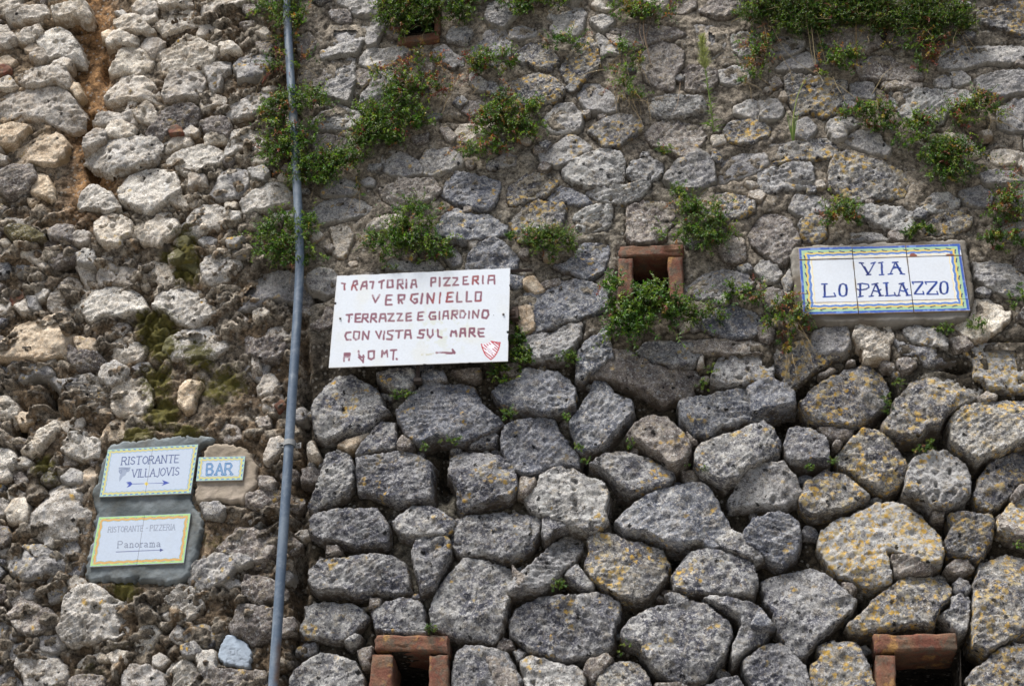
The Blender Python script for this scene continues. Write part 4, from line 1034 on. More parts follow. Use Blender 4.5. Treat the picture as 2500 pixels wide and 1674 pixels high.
for k, d in enumerate(DRAINS):
    Q = d['Q']; c = Q.mean(0); root = thing('drain_hole', dl[k], 'drain hole', (c[0], 0, c[1]), 'brick drain holes in the wall')
    yb = 0.34
    lv_, g = .03, Geo()
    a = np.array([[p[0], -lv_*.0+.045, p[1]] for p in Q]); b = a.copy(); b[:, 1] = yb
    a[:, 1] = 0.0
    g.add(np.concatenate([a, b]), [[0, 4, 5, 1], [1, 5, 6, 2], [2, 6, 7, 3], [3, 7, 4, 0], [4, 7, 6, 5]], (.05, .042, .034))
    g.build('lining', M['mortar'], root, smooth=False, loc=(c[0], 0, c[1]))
    for i, bq in enumerate(d['bricks']):
        P = w2(tilepx(*d['o'], bq), .01); V, F = rough_block(P, -0.012, 0.16, 14, k*7+i)
        mesh_np('brick', V, F, M['r'], root, loc=V.mean(0))
# ------------------------------------------------------------------ strokes and lettering (painted print)
def st(txt):
    """'x,y x,y;x,y ...' -> polylines"""
    return [np.array([[float(q) for q in w.split(',')] for w in s.split()]) for s in txt.replace('\n', ';').split(';') if s.strip()]
def sdist(px, py, L):
    d = np.full(px.shape, 1e9)
    for P in L:
        for i in range(max(1, len(P)-1)):
            a = P[i]; b = P[min(i+1, len(P)-1)]
            e = b-a; t = np.clip(((px-a[0])*e[0]+(py-a[1])*e[1])/(e@e+1e-9), 0, 1)
            d = np.minimum(d, np.hypot(px-a[0]-t*e[0], py-a[1]-t*e[1]))
    return d
def ell(cx, cy, rx, ry, n=20, a0=0, a1=360, rot=0):
    a = np.radians(np.linspace(a0, a1, n)); c, s = math.cos(rot), math.sin(rot)
    x, y = rx*np.cos(a), ry*np.sin(a)
    return np.stack([cx+x*c-y*s, cy+x*s+y*c], 1)
def blend(c, col, k):
    return c*(1-k[:, None])+np.asarray(col)*k[:, None]
FONT = {  # unit letters, y up
 'R': '0,0 0,1 .5,1 .68,.78 .5,.52 0,.5;.35,.5 .75,0', 'I': '.1,0 .1,1', 'S': '.62,.85 .35,1 .08,.82 .12,.6 .58,.4 .62,.15 .33,0 .03,.15', 'T': '0,1 .8,1;.4,1 .4,0',
 'O': '.4,1 .1,.8 .02,.5 .1,.2 .4,0 .7,.2 .8,.5 .7,.8 .4,1', 'A': '0,0 .38,1 .76,0;.14,.36 .62,.36', 'N': '0,0 0,1 .68,0 .68,1', 'E': '.6,1 0,1 0,0 .62,0;0,.52 .48,.52',
 'V': '0,1 .38,0 .76,1', 'L': '0,1 0,0 .55,0', 'J': '.4,1 .4,.1 .2,-.12 0,0', 'P': '0,0 0,1 .5,1 .68,.76 .5,.5 0,.48', 'Z': '.02,1 .66,1 0,0 .68,0',
 'B': '0,0 0,1 .45,1 .6,.78 .45,.54 0,.53;.45,.54 .68,.3 .5,0 0,0', '-': '.1,.5 .45,.5', ' ': '', 'D': '0,0 0,1 .4,1 .7,.7 .7,.3 .4,0 0,0', 'C': '.65,.85 .4,1 .1,.8 .02,.5 .1,.2 .4,0 .68,.15', '.': '.1,0 .1,.05',
 'a': '.08,.58 .3,.66 .48,.5 .48,0 .6,.02;.48,.36 .15,.3 .05,.14 .2,0 .48,.12', 'n': '.05,.64 .12,.62 .12,0;.12,.5 .34,.66 .5,.5 .5,0;0,0 .24,0;.38,0 .62,0', 'o': '.3,.66 .06,.5 .04,.2 .3,0 .56,.2 .54,.5 .3,.66',
 'r': '.04,.64 .12,.62 .12,0;.12,.48 .3,.66 .42,.58;0,0 .26,0', 'm': '.04,.64 .12,.62 .12,0;.12,.5 .3,.66 .42,.5 .42,0;.42,.5 .6,.66 .74,.5 .74,0;0,0 .22,0;.32,0 .52,0;.64,0 .84,0'}
WID = {'I': .34, ' ': .42, '.': .25, 'm': .95, 'n': .72, 'a': .72, 'o': .7, 'r': .54, 'T': .9, '-': .6, 'S': .78, 'L': .72, 'E': .78, 'P': .84, 'J': .55, 'R': .88}
def text(s, x0, y0, x1, y1, hh, slant=.12, serif=True):
    tot = sum(WID.get(c, .9) for c in s); ux = (x1-x0)/tot; uy = (y1-y0)/tot; out = []; cur = 0
    for c in s:
        for P in (st(FONT[c]) if FONT[c] else []):
            xx = P[:, 0]*.92+cur; out.append(np.stack([x0+xx*ux+P[:, 1]*hh*slant, y0+xx*uy-P[:, 1]*hh], 1))
        if serif and c in 'RITANEVLPB':
            for fx, fy in {'R': [(0, 0), (.7, 0)], 'I': [(.1, 0), (.1, 1)], 'T': [(.4, 0)], 'A': [(0, 0), (.76, 0)], 'N': [(0, 0), (0, 1), (.68, 1)], 'E': [], 'V': [(0, 1), (.76, 1)], 'L': [(0, 1)], 'P': [(0, 0)], 'B': []}[c]:
                xx = np.array([fx-.11, fx+.11])*.92+cur; out.append(np.stack([x0+xx*ux+fy*hh*slant, y0+xx*uy-fy*hh], 1))
        cur += WID.get(c, .9)
    return out
def sign_grid(corn, out, step, u0=0, u1=1, v0=0, v1=1):
    """corn TL TR BR BL in photo units -> vertex grid of a panel, with photo coordinates and metres from each edge"""
    C = [W(c[0], c[1], out) for c in corn]
    wd = np.linalg.norm(C[1]-C[0]); ht = np.linalg.norm(C[3]-C[0])
    nu = max(2, int(wd*(u1-u0)/step)); nv = max(2, int(ht*(v1-v0)/step))
    U, Vv = np.meshgrid(np.linspace(u0, u1, nu), np.linspace(v0, v1, nv))
    u, v = U.ravel()[:, None], Vv.ravel()[:, None]
    P = C[0]*(1-u)*(1-v)+C[1]*u*(1-v)+C[2]*u*v+C[3]*(1-u)*v
    px, py = PX(P[:, 0], P[:, 2], out)
    return P, px, py, u[:, 0]*wd, v[:, 0]*ht, wd, ht, nu, nv
def slab(name, P, nu, nv, th, mat, root, cols, side=(.5, .48, .44), loc=None, bend=None):
    """front grid + rim turned back by th"""
    I = np.arange(nu*nv).reshape(nv, nu)
    F = np.stack([I[:-1, :-1], I[1:, :-1], I[1:, 1:], I[:-1, 1:]], -1).reshape(-1, 4)
    rim = np.concatenate([I[0, :], I[1:, -1], I[-1, -2::-1], I[-2:0:-1, 0]]); n = len(P)
    R1 = P[rim]; R2 = P[rim]+[0, th, 0]; k = len(rim); a = np.arange(k); b = (a+1) % k
    F2 = np.stack([n+a, n+b, n+k+b, n+k+a], 1)
    V = np.concatenate([P, R1, R2]); cc = np.concatenate([cols, np.broadcast_to(side, (2*k, 3))])
    return mesh_np(name, V, np.concatenate([F, F2]), mat, root, smooth=False, cols=cc, loc=loc if loc is not None else P.mean(0))

# cement bed: flat slab with a ragged edge
def bed(P, face, root, col1, col2, base=-.06, name='cement_bed', bw=.012, rough=1.0, wob=1.0):
    Q = w2(P, face); random.seed(len(P)); V, F, at, s = relief(Q, 'm', P.mean(0), False, h=.007, face=face, base=base, flat=True, bw=bw, wob=wob, rough=rough)
    k = sm(-.3, .4, fbm(V*9, 3, 44))[:, None]; cc = np.array(col1)*(1-k)+np.array(col2)*k
    return mesh_np(name, V, F, M['cement'], root, cols=cc, loc=V.mean(0))

# ------------------------------------------------------------------ white hand-painted sign
WC = [(822.6, 673.1), (1245.7, 654.0), (1240.0, 881.3), (802.4, 897.3)]
kx = 500/2342.0
def wp(L): return [P*kx+[790, 640] for P in L]
LET = st('''212,240 246,246;240,245 238,315
320,315 345,220 380,215 385,250 345,270;355,270 378,315
425,310 450,235 490,222 495,305;440,275 492,270
532,225 570,225;568,225 555,300
635,230 690,210;665,222 660,300
735,210 790,205 790,285 730,290 735,210
845,300 850,205 905,200 905,245 855,255;870,255 905,298
948,200 945,295
1000,292 1015,205 1050,200 1062,285;1010,255 1055,250
1230,275 1232,185 1280,180 1280,225 1235,235
1328,180 1325,275
1375,185 1445,180 1380,268 1445,265
1480,180 1530,178 1530,200 1480,265 1540,262
1645,165 1600,170 1595,255 1655,250;1598,212 1635,208
1705,250 1710,165 1765,160 1765,200 1715,208;1730,208 1770,245
1822,160 1822,245
1880,245 1890,155 1955,155 1955,245;1888,205 1955,200
560,380 590,460 640,375
785,378 720,380 710,488 780,485;715,430 770,428
860,470 855,378 925,375 920,425 865,432;880,432 900,470
1080,365 1010,370 995,430 1040,470 1070,455 1070,420 1040,422
1130,365 1115,470
1185,470 1190,360 1250,465 1265,355
1335,350 1325,465
1480,348 1420,352 1405,455 1475,450;1412,402 1465,398
1530,345 1525,455 1580,452
1640,340 1635,450 1690,445
1740,345 1805,342 1795,440 1735,440 1740,345
262,602 330,598;295,600 290,680
420,592 370,595 362,682 420,680;368,640 415,635
440,682 452,595 505,592 505,632 460,640;470,640 510,680
540,680 552,592 600,592 600,632 560,640;565,640 605,680
640,680 655,592 700,590 712,675;650,640 705,635
735,590 798,588 742,672 805,670
840,588 895,588 845,668 905,666
1000,582 950,588 945,668 1000,665;948,625 995,622
1145,570 1085,575 1078,660 1140,657;1083,618 1130,615
1275,572 1225,575 1208,620 1225,655 1280,650 1280,615 1250,618
1328,565 1322,650
1365,650 1378,560 1420,558 1428,645;1370,615 1425,610
1465,645 1475,558 1530,555 1530,595 1480,602;1490,602 1525,640
1565,558 1600,556 1622,590 1605,630 1565,632 1565,558
1665,565 1662,640
1705,638 1712,555 1760,635 1775,550
1830,550 1880,552 1885,600 1860,640 1815,632 1818,580 1830,550
310,800 265,805 250,845 265,885 310,885
350,795 410,795 405,870 370,885 345,860 350,795
445,885 452,795 505,880 520,790
600,790 635,865 660,785
695,790 685,880
795,780 735,790 735,820 785,840 775,880 725,880
825,785 905,780;865,785 855,862
930,870 940,780 990,778 1000,865;938,830 995,825
1155,775 1100,780 1095,815 1145,825 1135,865 1075,860
1190,770 1190,830 1220,862 1250,830 1250,770
1305,770 1310,850 1350,860
1455,845 1465,785 1490,800 1510,785 1520,845
1560,850 1570,762 1615,760 1620,845;1568,810 1615,805
1665,848 1672,760 1725,758 1722,800 1680,805;1690,805 1730,848
1835,762 1775,765 1770,815 1785,850 1835,848;1775,808 1825,805
232,1130 240,1045 300,1042 290,1120;238,1085 295,1082;245,1062 292,1062
400,1015 405,1060 430,1085 460,1080;455,1065 450,1145;405,1085 450,1140
515,1020 580,1015 575,1095 545,1110 510,1095 515,1020
665,1080 672,1015 695,1050 725,1010 730,1080
770,1010 835,1000;805,1010 795,1110
836,1104 840,1108
1330,1032 1480,1035;1400,1040 1470,1040;1475,1000 1500,1034;1480,1020 1495,1040;1290,1034 1330,1032''')
SHL = st('''575,450 610,620 680,800 760,980 880,1120 1090,1280
1090,1280 1250,1150 1380,980 1480,780 1540,600 1590,360
1590,360 1350,345 1090,290
620,590 820,740;720,490 860,610;860,450 940,510;990,390 1070,450;1100,300 1330,500 1500,660;1300,340 1540,520;1450,370 1570,470
1280,620 1460,770;1190,710 1400,880;1300,970 1340,1010;1140,1000 1270,1110;690,810 900,980 1160,1180''')
SHG = [ell(1130, 730, 210, 190, 14, 60, 200), ell(1110, 740, 90, 90, 10, 70, 200)]
SHT = st('575,450 830,400 1090,290')
def sh(L): return [P*(100/2240.0)+[1150, 820] for P in L]
def white_sign():
    OUT = .050
    P, px, py, ux, vx, wd, ht, nu, nv = sign_grid(WC, OUT, .0021)
    c = np.tile(np.array([.60, .645, .70]), (len(P), 1))
    q = p3(P[:, 0], P[:, 2])
    # dirt and algae over the middle, rust round the holes
    al = np.exp(-((px-1080)/70)**2-((py-800)/55)**2); c = blend(c, (.50, .52, .36), .55*al*sm(.0, .4, fbm(q*60, 3, 3)))
    c = blend(c, (.60, .60, .52), .35*sm(.1, .6, fbm(q*12, 3, 6)))
    jx = fbm(q*55, 2, 31)*.9; jy = fbm(q*55, 2, 32)*.9
    d = sdist(px+jx, py+jy, wp(LET)); wdt = 2.35+.6*fbm(q*30, 2, 41)
    ink = sm(.55, -.45, d-wdt)
    wear = sm(.32, .6, fbm(q*48, 3, 51)); y0 = py
    rr = np.array([.17, .050, .085]); r2 = np.array([.22, .025, .035]); mixr = (sm(.0, .3, fbm(q*20, 2, 61))*(y0 < 740))[:, None]
    halo = sm(2.2, 0, d-wdt)*.16; c = blend(c, (.55, .35, .38), halo)
    c = c*(1-(ink*(1-.38*wear))[:, None])+(rr*(1-mixr)+r2*mixr)*(ink*(1-.38*wear))[:, None]
    # worn tail of the arrow
    tl = sdist(px, py, wp(st('1090,1045 1130,1060 1200,1055 1290,1040'))); c = blend(c, (.46, .45, .33), sm(3.2, 1.0, tl)*sm(-.1, .3, fbm(q*120, 2, 71))*.8)
    # striped crest sticker
    ins = polysd(px, py, np.concatenate([P_ for P_ in sh(st('575,450 830,400 1090,290 1350,345 1590,360 1540,600 1480,780 1380,980 1250,1150 1090,1280 880,1120 760,980 680,800 610,620'))]))
    c = blend(c, (.80, .76, .82), sm(-.3, .3, ins)*.8)
    ds = sdist(px, py, sh(SHL)); c = blend(c, (.36, .008, .03), sm(1.7, .8, ds)); c = blend(c, (.42, .008, .03), sm(1.9, 1.1, sdist(px, py, sh(SHL[:3]))))
    dg = sdist(px, py, sh(SHG)); c = blend(c, (.34, .10, .17), sm(1.1, .35, dg)*.8)
    dt = sdist(px, py, sh(SHT)); c = blend(c, (.62, .40, .44), sm(1.0, .3, dt)*.6)
    for hx, hy, r in ((190, 642, 10), (2056, 595, 12), (1945, 605, 5), (322, 637, 5)):
        a, b = hx*kx+790, hy*kx+640; dd = np.hypot(px-a, py-b)
        c = blend(c, (.45, .30, .18), sm(5, 1.5, dd)*.35*(r > 8)); c = blend(c, (.02, .015, .012), sm(r*kx*1.1, r*kx*.7, dd))
    ed = np.minimum(np.minimum(ux, wd-ux), np.minimum(vx, ht-vx)); c = blend(c, (.50, .44, .36), sm(.004, .0, ed)*.4)
    loc = P.mean(0); root = thing('restaurant_sign', 'white hand-painted board reading TRATTORIA PIZZERIA VERGINIELLO with dull red letters', 'sign', loc)
    # notches nibbled out of the edge
    nz = fbm(np.stack([P[:, 0]*40, P[:, 2]*40, P[:, 1]*0], 1), 2, 5); e = ed < .0008
    P2 = P.copy(); P2[e] += (loc-P2[e])*(sm(.2, .6, nz[e])*.010)[:, None]
    for nx_, ny_ in ((2118, 800), (125, 470)):
        a, b = nx_*kx+790, ny_*kx+640; dd = np.hypot(px-a, py-b); s = e & (dd < 2.6); P2[s] += (loc-P2[s])*.022
    slab('panel', P2, nu, nv, .004, M['paintboard'], root, c, side=(.6, .6, .6))
    g = Geo()
    for (x0, y0, x1, y1) in ((830, 673.5, 1302, 659), (1010, 668, 1022, 938), (1228, 690, 1262, 772)):
        pass
    A = W(828, 676, .036); B = W(1300, 660, .034)
    V, F = tube([A, (A+B)/2, B], .008, 4); g.add(V, F, (.06, .045, .04))
    A = W(1021, 690, .036); B = W(1020, 928, .022)
    V, F = tube([A, B], .007, 4); g.add(V, F, (.06, .045, .04)); V, F = box(B[0], -.015, B[2], .03, .03, .014); g.add(V, F, (.05, .04, .035))
    A = W(1180, 768, .030); B = W(1257, 764, .026); V, F = tube([A, B], [.008, .015], 6); g.add(V, F, (.06, .04, .03))
    A = W(1257, 764, .026); V, F = box(A[0], A[1]+.01, A[2], .026, .03, .05); g.add(V, F, (.055, .038, .03))
    g.build('iron_bracket', M['iron'], root, smooth=False, loc=loc)
    for hx, hy in ((190, 642), (2056, 595)):
        a = W(hx*kx+790, hy*kx+640, OUT+.002); V, F = tube([a+[0, .0, 0], a+[0, -.0025, 0]], [.0048, .0035], 8)
        g = Geo(); g.add(V, F, (.04, .03, .025)); n = len(V); g.build('screw', M['iron'], root, loc=a)
white_sign()

# ------------------------------------------------------------------ tiled street name
YEL, BLU, DBL, GRN, CRM, WHT = (.72, .54, .12), (.045, .11, .42), (.012, .025, .15), (.36, .54, .34), (.70, .62, .40), (.66, .70, .75)
VL = st('''845,355 925,485 1000,350;820,348 870,352;960,356 1010,342;905,492 955,487
1082,345 1090,488;1050,350 1098,342;1060,492 1112,488
1245,350 1190,480;1255,345 1330,480;1215,345 1280,340;1225,415 1265,405 1310,415;1240,395 1300,420;1165,485 1215,480;1305,478 1358,484
405,605 410,750;370,602 435,600;390,755 540,747;540,747 520,708
830,595 830,745;800,602 860,592;860,595 925,605 935,640 900,662 820,672 790,658;810,755 865,743
1015,600 960,740;1020,595 1075,740;970,606 1040,592;985,680 1040,690 1078,665;935,748 985,742;1055,742 1105,738
1140,590 1152,735;1108,590 1162,586;1130,742 1250,735;1250,738 1238,705
1325,595 1285,735;1335,590 1400,735;1295,600 1350,588;1300,675 1350,688 1395,662;1260,742 1305,738;1380,738 1430,735
1450,580 1575,575 1475,720 1590,722;1450,575 1462,602;1590,724 1578,690
1605,578 1745,573 1625,722 1757,722;1605,575 1617,602;1757,724 1745,690''')
VL += [ell(625, 672, 50, 74), ell(1828, 645, 50, 74)]
VT = st('925,480 880,400;1090,470 1087,370;1320,470 1265,370;408,740 406,620;830,735 830,610;1068,730 1028,620;1150,725 1143,600;1392,725 1342,615;1570,590 1482,712;1738,588 1632,712')
VT += [ell(650, 672, 20, 66, 8, -60, 60), ell(1852, 645, 20, 66, 8, -60, 60), ell(602, 672, 20, 66, 8, 120, 240), ell(1805, 645, 20, 66, 8, 120, 240)]
def vp(L): return [P*(480/2342.0)+[1930, 570] for P in L]
def wavy_border(c, ux, vx, wd, ht, q, spec, wavelen):
    """spec: list of (from, to, colour, wave amplitude) measured from the outer edge in metres"""
    e = np.stack([ux, wd-ux, vx, ht-vx], 1); k = e.argmin(1); d = e.min(1)
    s = np.where(k < 2, vx, ux); ph = np.where(k % 2 == 0, 0, 1.3)
    wv = np.sin(s*2*math.pi/wavelen+ph)
    for a, b, col, am, kind in spec:
        dd = d-am*wv+fbm(q*140, 2, 7)*.0008
        kk = sm(a-.0007, a+.0007, dd)*sm(b+.0007, b-.0007, dd)
        if kind == 'dash': kk = kk*sm(-.2, .15, np.sin(s*2*math.pi/wavelen+ph+1.0))
        c = blend(c, col, kk)
    return c
def via_sign():
    VC = [(1949.2, 606.4), (2343.2, 595.1), (2368.4, 757.9), (1961, 768)]
    OUT = .030; loc = np.array(W(2150, 690, 0)); root = thing('street_name_sign', 'blue and white glazed tile sign VIA LO PALAZZO with yellow wavy border', 'sign', loc)
    bed(CEMENT_V, .021, root, (.25, .235, .21), (.15, .13, .105))
    rngs = np.random.default_rng(3)
    us = [0, .3335, .6655, 1]; vs = [0, .178, .828, 1]
    lt, tk = vp(VL), vp(VT)
    for a in range(3):
        for b in range(3):
            eu, ev = .0026, .0045
            u0, u1 = us[a]+(eu if a else 0), us[a+1]-(eu if a < 2 else 0); v0, v1 = vs[b]+(ev if b else 0), vs[b+1]-(ev if b < 2 else 0)
            P, px, py, ux, vx, wd, ht, nu, nv = sign_grid(VC, OUT, .0019, u0, u1, v0, v1)
            q = p3(P[:, 0], P[:, 2]); c = np.tile(np.array(WHT), (len(P), 1))
            bx = ht/(.190/.0265) if False else 1.0
            c = wavy_border(c, ux, vx*1.0, wd, ht, q, [(0, .0115, BLU, 0, ''), (.0105, .0245, GRN, 0, ''), (.0185, .0235, DBL, .0022, 'dash'), (.0235, .0305, YEL, .0014, ''), (.0305, .0400, (.12, .24, .55), .0016, ''), (.0360, .0388, (.10, .18, .5), .0024, ''), (.0400, .0470, (.75, .76, .68), .0012, ''), (.0450, .0480, (.78, .64, .36), .0014, '')], .040)
            c = blend(c, (.28, .42, .75), sm(.2, .5, fbm(q*70, 2, 5))*.5*(np.minimum(np.minimum(ux, wd-ux), np.minimum(vx, ht-vx)) < .0115))
            jx = fbm(q*60, 2, 31)*.5
            d1 = sdist(px+jx, py, lt); d2 = sdist(px+jx, py, tk)
            ink = np.maximum(sm(.5, -.4, d1-1.65), sm(.5, -.4, d2-2.7)); k2 = sm(-.4, .4, fbm(q*60, 2, 81))[:, None]
            c = blend(c, (.45, .52, .75), sm(1.6, 0, np.minimum(d1-1.35, d2-2.1))*.3)
            c = c*(1-ink[:, None])+(np.array([.005, .014, .13])*(1-k2)+np.array([.014, .05, .27])*k2)*ink[:, None]
            # stained joints and a chip
            de = np.minimum(np.minimum(ux-u0*wd, u1*wd-ux), np.minimum(vx-v0*ht, v1*ht-vx))
            c = blend(c, (.42, .30, .16), sm(.0045, 0, de)*.55*sm(-.3, .4, fbm(q*30, 2, 3)))
            chip = np.minimum(np.hypot(px-(1460*.205+1930), (py-(258*.205+570))*1.6)-9*(1+.4*fbm(q*50, 2, 9)), np.hypot((px-(1900*.205+1930))*.45, (py-(256*.205+570))*2)-4.5)
            if b == 0: c = blend(c, (.24, .085, .05), sm(.8, -.4, chip+fbm(q*90, 2, 1)*1.5))
            if a == 2: c = blend(c, (.80, .80, .80), sm(1.0, -.3, np.hypot((px-2347)*1.3, (py-617)*.5)-3+fbm(q*80, 2, 8)*2)*.9)
            P[:, 1] += float(rngs.uniform(-.0012, .0012))+(P[:, 0]-P[:, 0].mean())*float(rngs.uniform(-.006, .006))
            slab('tile', P, nu, nv, .010, M['tile'], root, c, side=(.30, .22, .14))
via_sign()

# ------------------------------------------------------------------ the three small restaurant tiles
def lp(L): return [P*(460/1849.0)+[200, 1050] for P in L]
def small_sign(name, label, corn, paint, border, seam, beds):
    OUT = -.022; loc = np.array(W(np.mean([c[0] for c in corn]), np.mean([c[1] for c in corn]), 0)); root = thing(name, label, 'sign', loc, None)
    for P_, f_, c1, c2 in beds: bed(P_, f_, root, c1, c2, base=-.10, bw=.016, rough=2.2, wob=2.3)
    for u0, u1 in ([(0, .4985), (.5015, 1)] if seam else [(0, 1)]):
        P, px, py, ux, vx, wd, ht, nu, nv = sign_grid(corn, OUT, .0017, u0, u1)
        q = p3(P[:, 0], P[:, 2]); c = np.tile(np.array([.50, .57, .67]), (len(P), 1))
        c = wavy_border(c, ux, vx, wd, ht, q, *border)
        c = paint(c, px, py, q)
        slab('tile', P, nu, nv, .008, M['tile'], root, c, side=(.4, .36, .3))
B1_ = ([(0, .0016, (.06, .14, .40), 0, ''), (.0016, .0095, (.42, .62, .40), 0, ''), (.0035, .0075, (.08, .16, .50), .0006, 'dash'), (.0085, .0150, (.60, .52, .18), .0011, ''), (.0165, .0182, (.12, .30, .42), .0014, '')], .0205)
B2_ = ([(0, .0016, (.03, .06, .40), 0, ''), (.0016, .0095, (.40, .62, .24), 0, ''), (.0078, .0095, (.10, .2, .3), .0008, 'dash'), (.0095, .0185, (.62, .37, .12), .0013, ''), (.0188, .0202, (.16, .42, .42), .0016, '')], .034)
def paint_r(c, px, py, q):
    T1 = lp(text('RISTORANTE', 388, 338, 962, 314, 74)); T2 = lp(text('VILLAJOVIS', 488, 462, 962, 437, 76))
    c = blend(c, (.045, .07, .20), sm(1.6, .5, sdist(px, py, T1))); c = blend(c, (.04, .055, .18), sm(1.4, .45, sdist(px, py, T2)))
    em = polysd(px, py, lp([np.array([(362, 362), (478, 362), (470, 392), (440, 410), (425, 440), (400, 455), (385, 480), (368, 505), (366, 470), (375, 430), (360, 405)], float)])[0])
    c = blend(c, (.26, .31, .42), sm(-.5, .4, em)*.8); c = blend(c, (.12, .15, .26), sm(.9, .3, sdist(px, py, lp([ell(380, 405, 12, 13), ell(452, 392, 12, 13), np.array([(365, 368.), (475, 368.)]), np.array([(385, 385.), (445, 378.)])])))*.8)
    ar = lp(st('445,527 850,515')); c = blend(c, (.05, .07, .30), sm(1.0, .3, sdist(px, py, ar)))
    for pl in ('785,486 862,514 780,544 806,516', '432,508 478,503 497,524 474,548 438,562 462,530'):
        c = blend(c, (.05, .08, .36), sm(-.4, .4, polysd(px, py, lp(st(pl))[0])))
    sq = np.abs(px-(632*.2488+200))+np.abs(py-(524*.2488+1050)); c = blend(c, (.72, .56, .12), sm(5.6, 4.6, sq))
    return c
def paint_b(c, px, py, q):
    T = lp(text('BAR', 1222, 437, 1492, 430, 106, .06)); d = sdist(px, py, T)
    c = blend(c, (.04, .12, .30), sm(2.6, 2.0, d)); c = blend(c, (.22, .40, .60), sm(1.2, .5, d)); return c
def paint_p(c, px, py, q):
    c = blend(c, (.16, .18, .25), sm(1.3, .4, sdist(px, py, lp(text('RISTORANTE - PIZZERIA', 256, 1000, 920, 974, 54))))*.75)
    c = blend(c, (.13, .15, .22), sm(1.4, .45, sdist(px, py, lp(text('Panorama', 352, 1152, 782, 1140, 64, .05))))*.9)
    c = blend(c, (.07, .08, .22), sm(1.0, .35, sdist(px, py, lp(st('335,1192 770,1173')))))
    c = blend(c, (.07, .08, .22), sm(-.4, .4, polysd(px, py, lp(st('765,1156 802,1172 765,1192'))[0])))
    c = blend(c, (.5, .52, .56), sm(.8, .3, sdist(px, py, lp(st('880,1232 900,1226;905,1234 912,1224 920,1234 930,1228'))))*.6); return c
DK1, DK2, TN1, TN2 = (.085, .10, .105), (.20, .225, .235), (.40, .34, .275), (.29, .245, .19)
small_sign('restaurant_tile_sign', 'tile sign RISTORANTE VILLAJOVIS with blue arrow, beside the BAR tile', [(263.2, 1097.1), (484, 1083.9), (465.8, 1203.2), (242.7, 1212.2)], paint_r, B1_, True,
           [(CEMENT_A, -.030, DK1, DK2)])
small_sign('bar_tile_sign', 'small tile sign reading BAR set in light brown cement', [(485.5, 1115.6), (599, 1113.0), (592, 1170.9), (478.5, 1173.5)], paint_b, B1_, False, [(CEMENT_B, -.033, TN1, TN2)])
small_sign('restaurant_tile_sign', 'tile sign RISTORANTE PIZZERIA Panorama with orange border and thin arrow, lowest of the left signs', [(240.8, 1261.5), (465.8, 1252.2), (448.9, 1372.9), (218.9, 1382.7)], paint_p, B2_, True, [])
def plaque():
    loc = np.array(W(570, 1590, 0)); Q = w2(CEMENT_P, -.046); random.seed(5)
    V, F, at, s = relief(Q, 'm', CEMENT_P.mean(0), False, h=.0035, face=-.046, base=-.09, flat=True, bw=.006, wob=1.6)
    px, py = PX(V[:, 0], V[:, 2]); k = sm(-.3, .4, fbm(V*20, 3, 44))[:, None]; cc = np.array((.40, .47, .55))*(1-k)+np.array((.32, .37, .43))*k
    T = [tilepx(0, 1234, P) for P in st('1975,1205 1980,1255 2010,1255 2015,1205 1975,1205;2060,1205 2035,1215 2035,1255 2065,1265;2110,1240 2125,1255;1945,1290 1940,1330 1975,1345;1950,1290 1980,1290;2060,1290 2110,1300;2140,1260 2150,1310 2120,1320;2010,1300 2020,1340;2090,1320 2095,1350')]
    d = sdist(px, py, T); g = sm(1.6, .4, d); cc = cc*(1-.28*g[:, None]); V[:, 1] += g*.0015
    o = mesh_np('cement_plaque', V, F, M['cement'], None, cols=cc, loc=V.mean(0))
    o['label'] = 'small blue grey cement patch with scratched letters D.C. low beside the pipe'; o['category'] = 'plaque'
plaque()

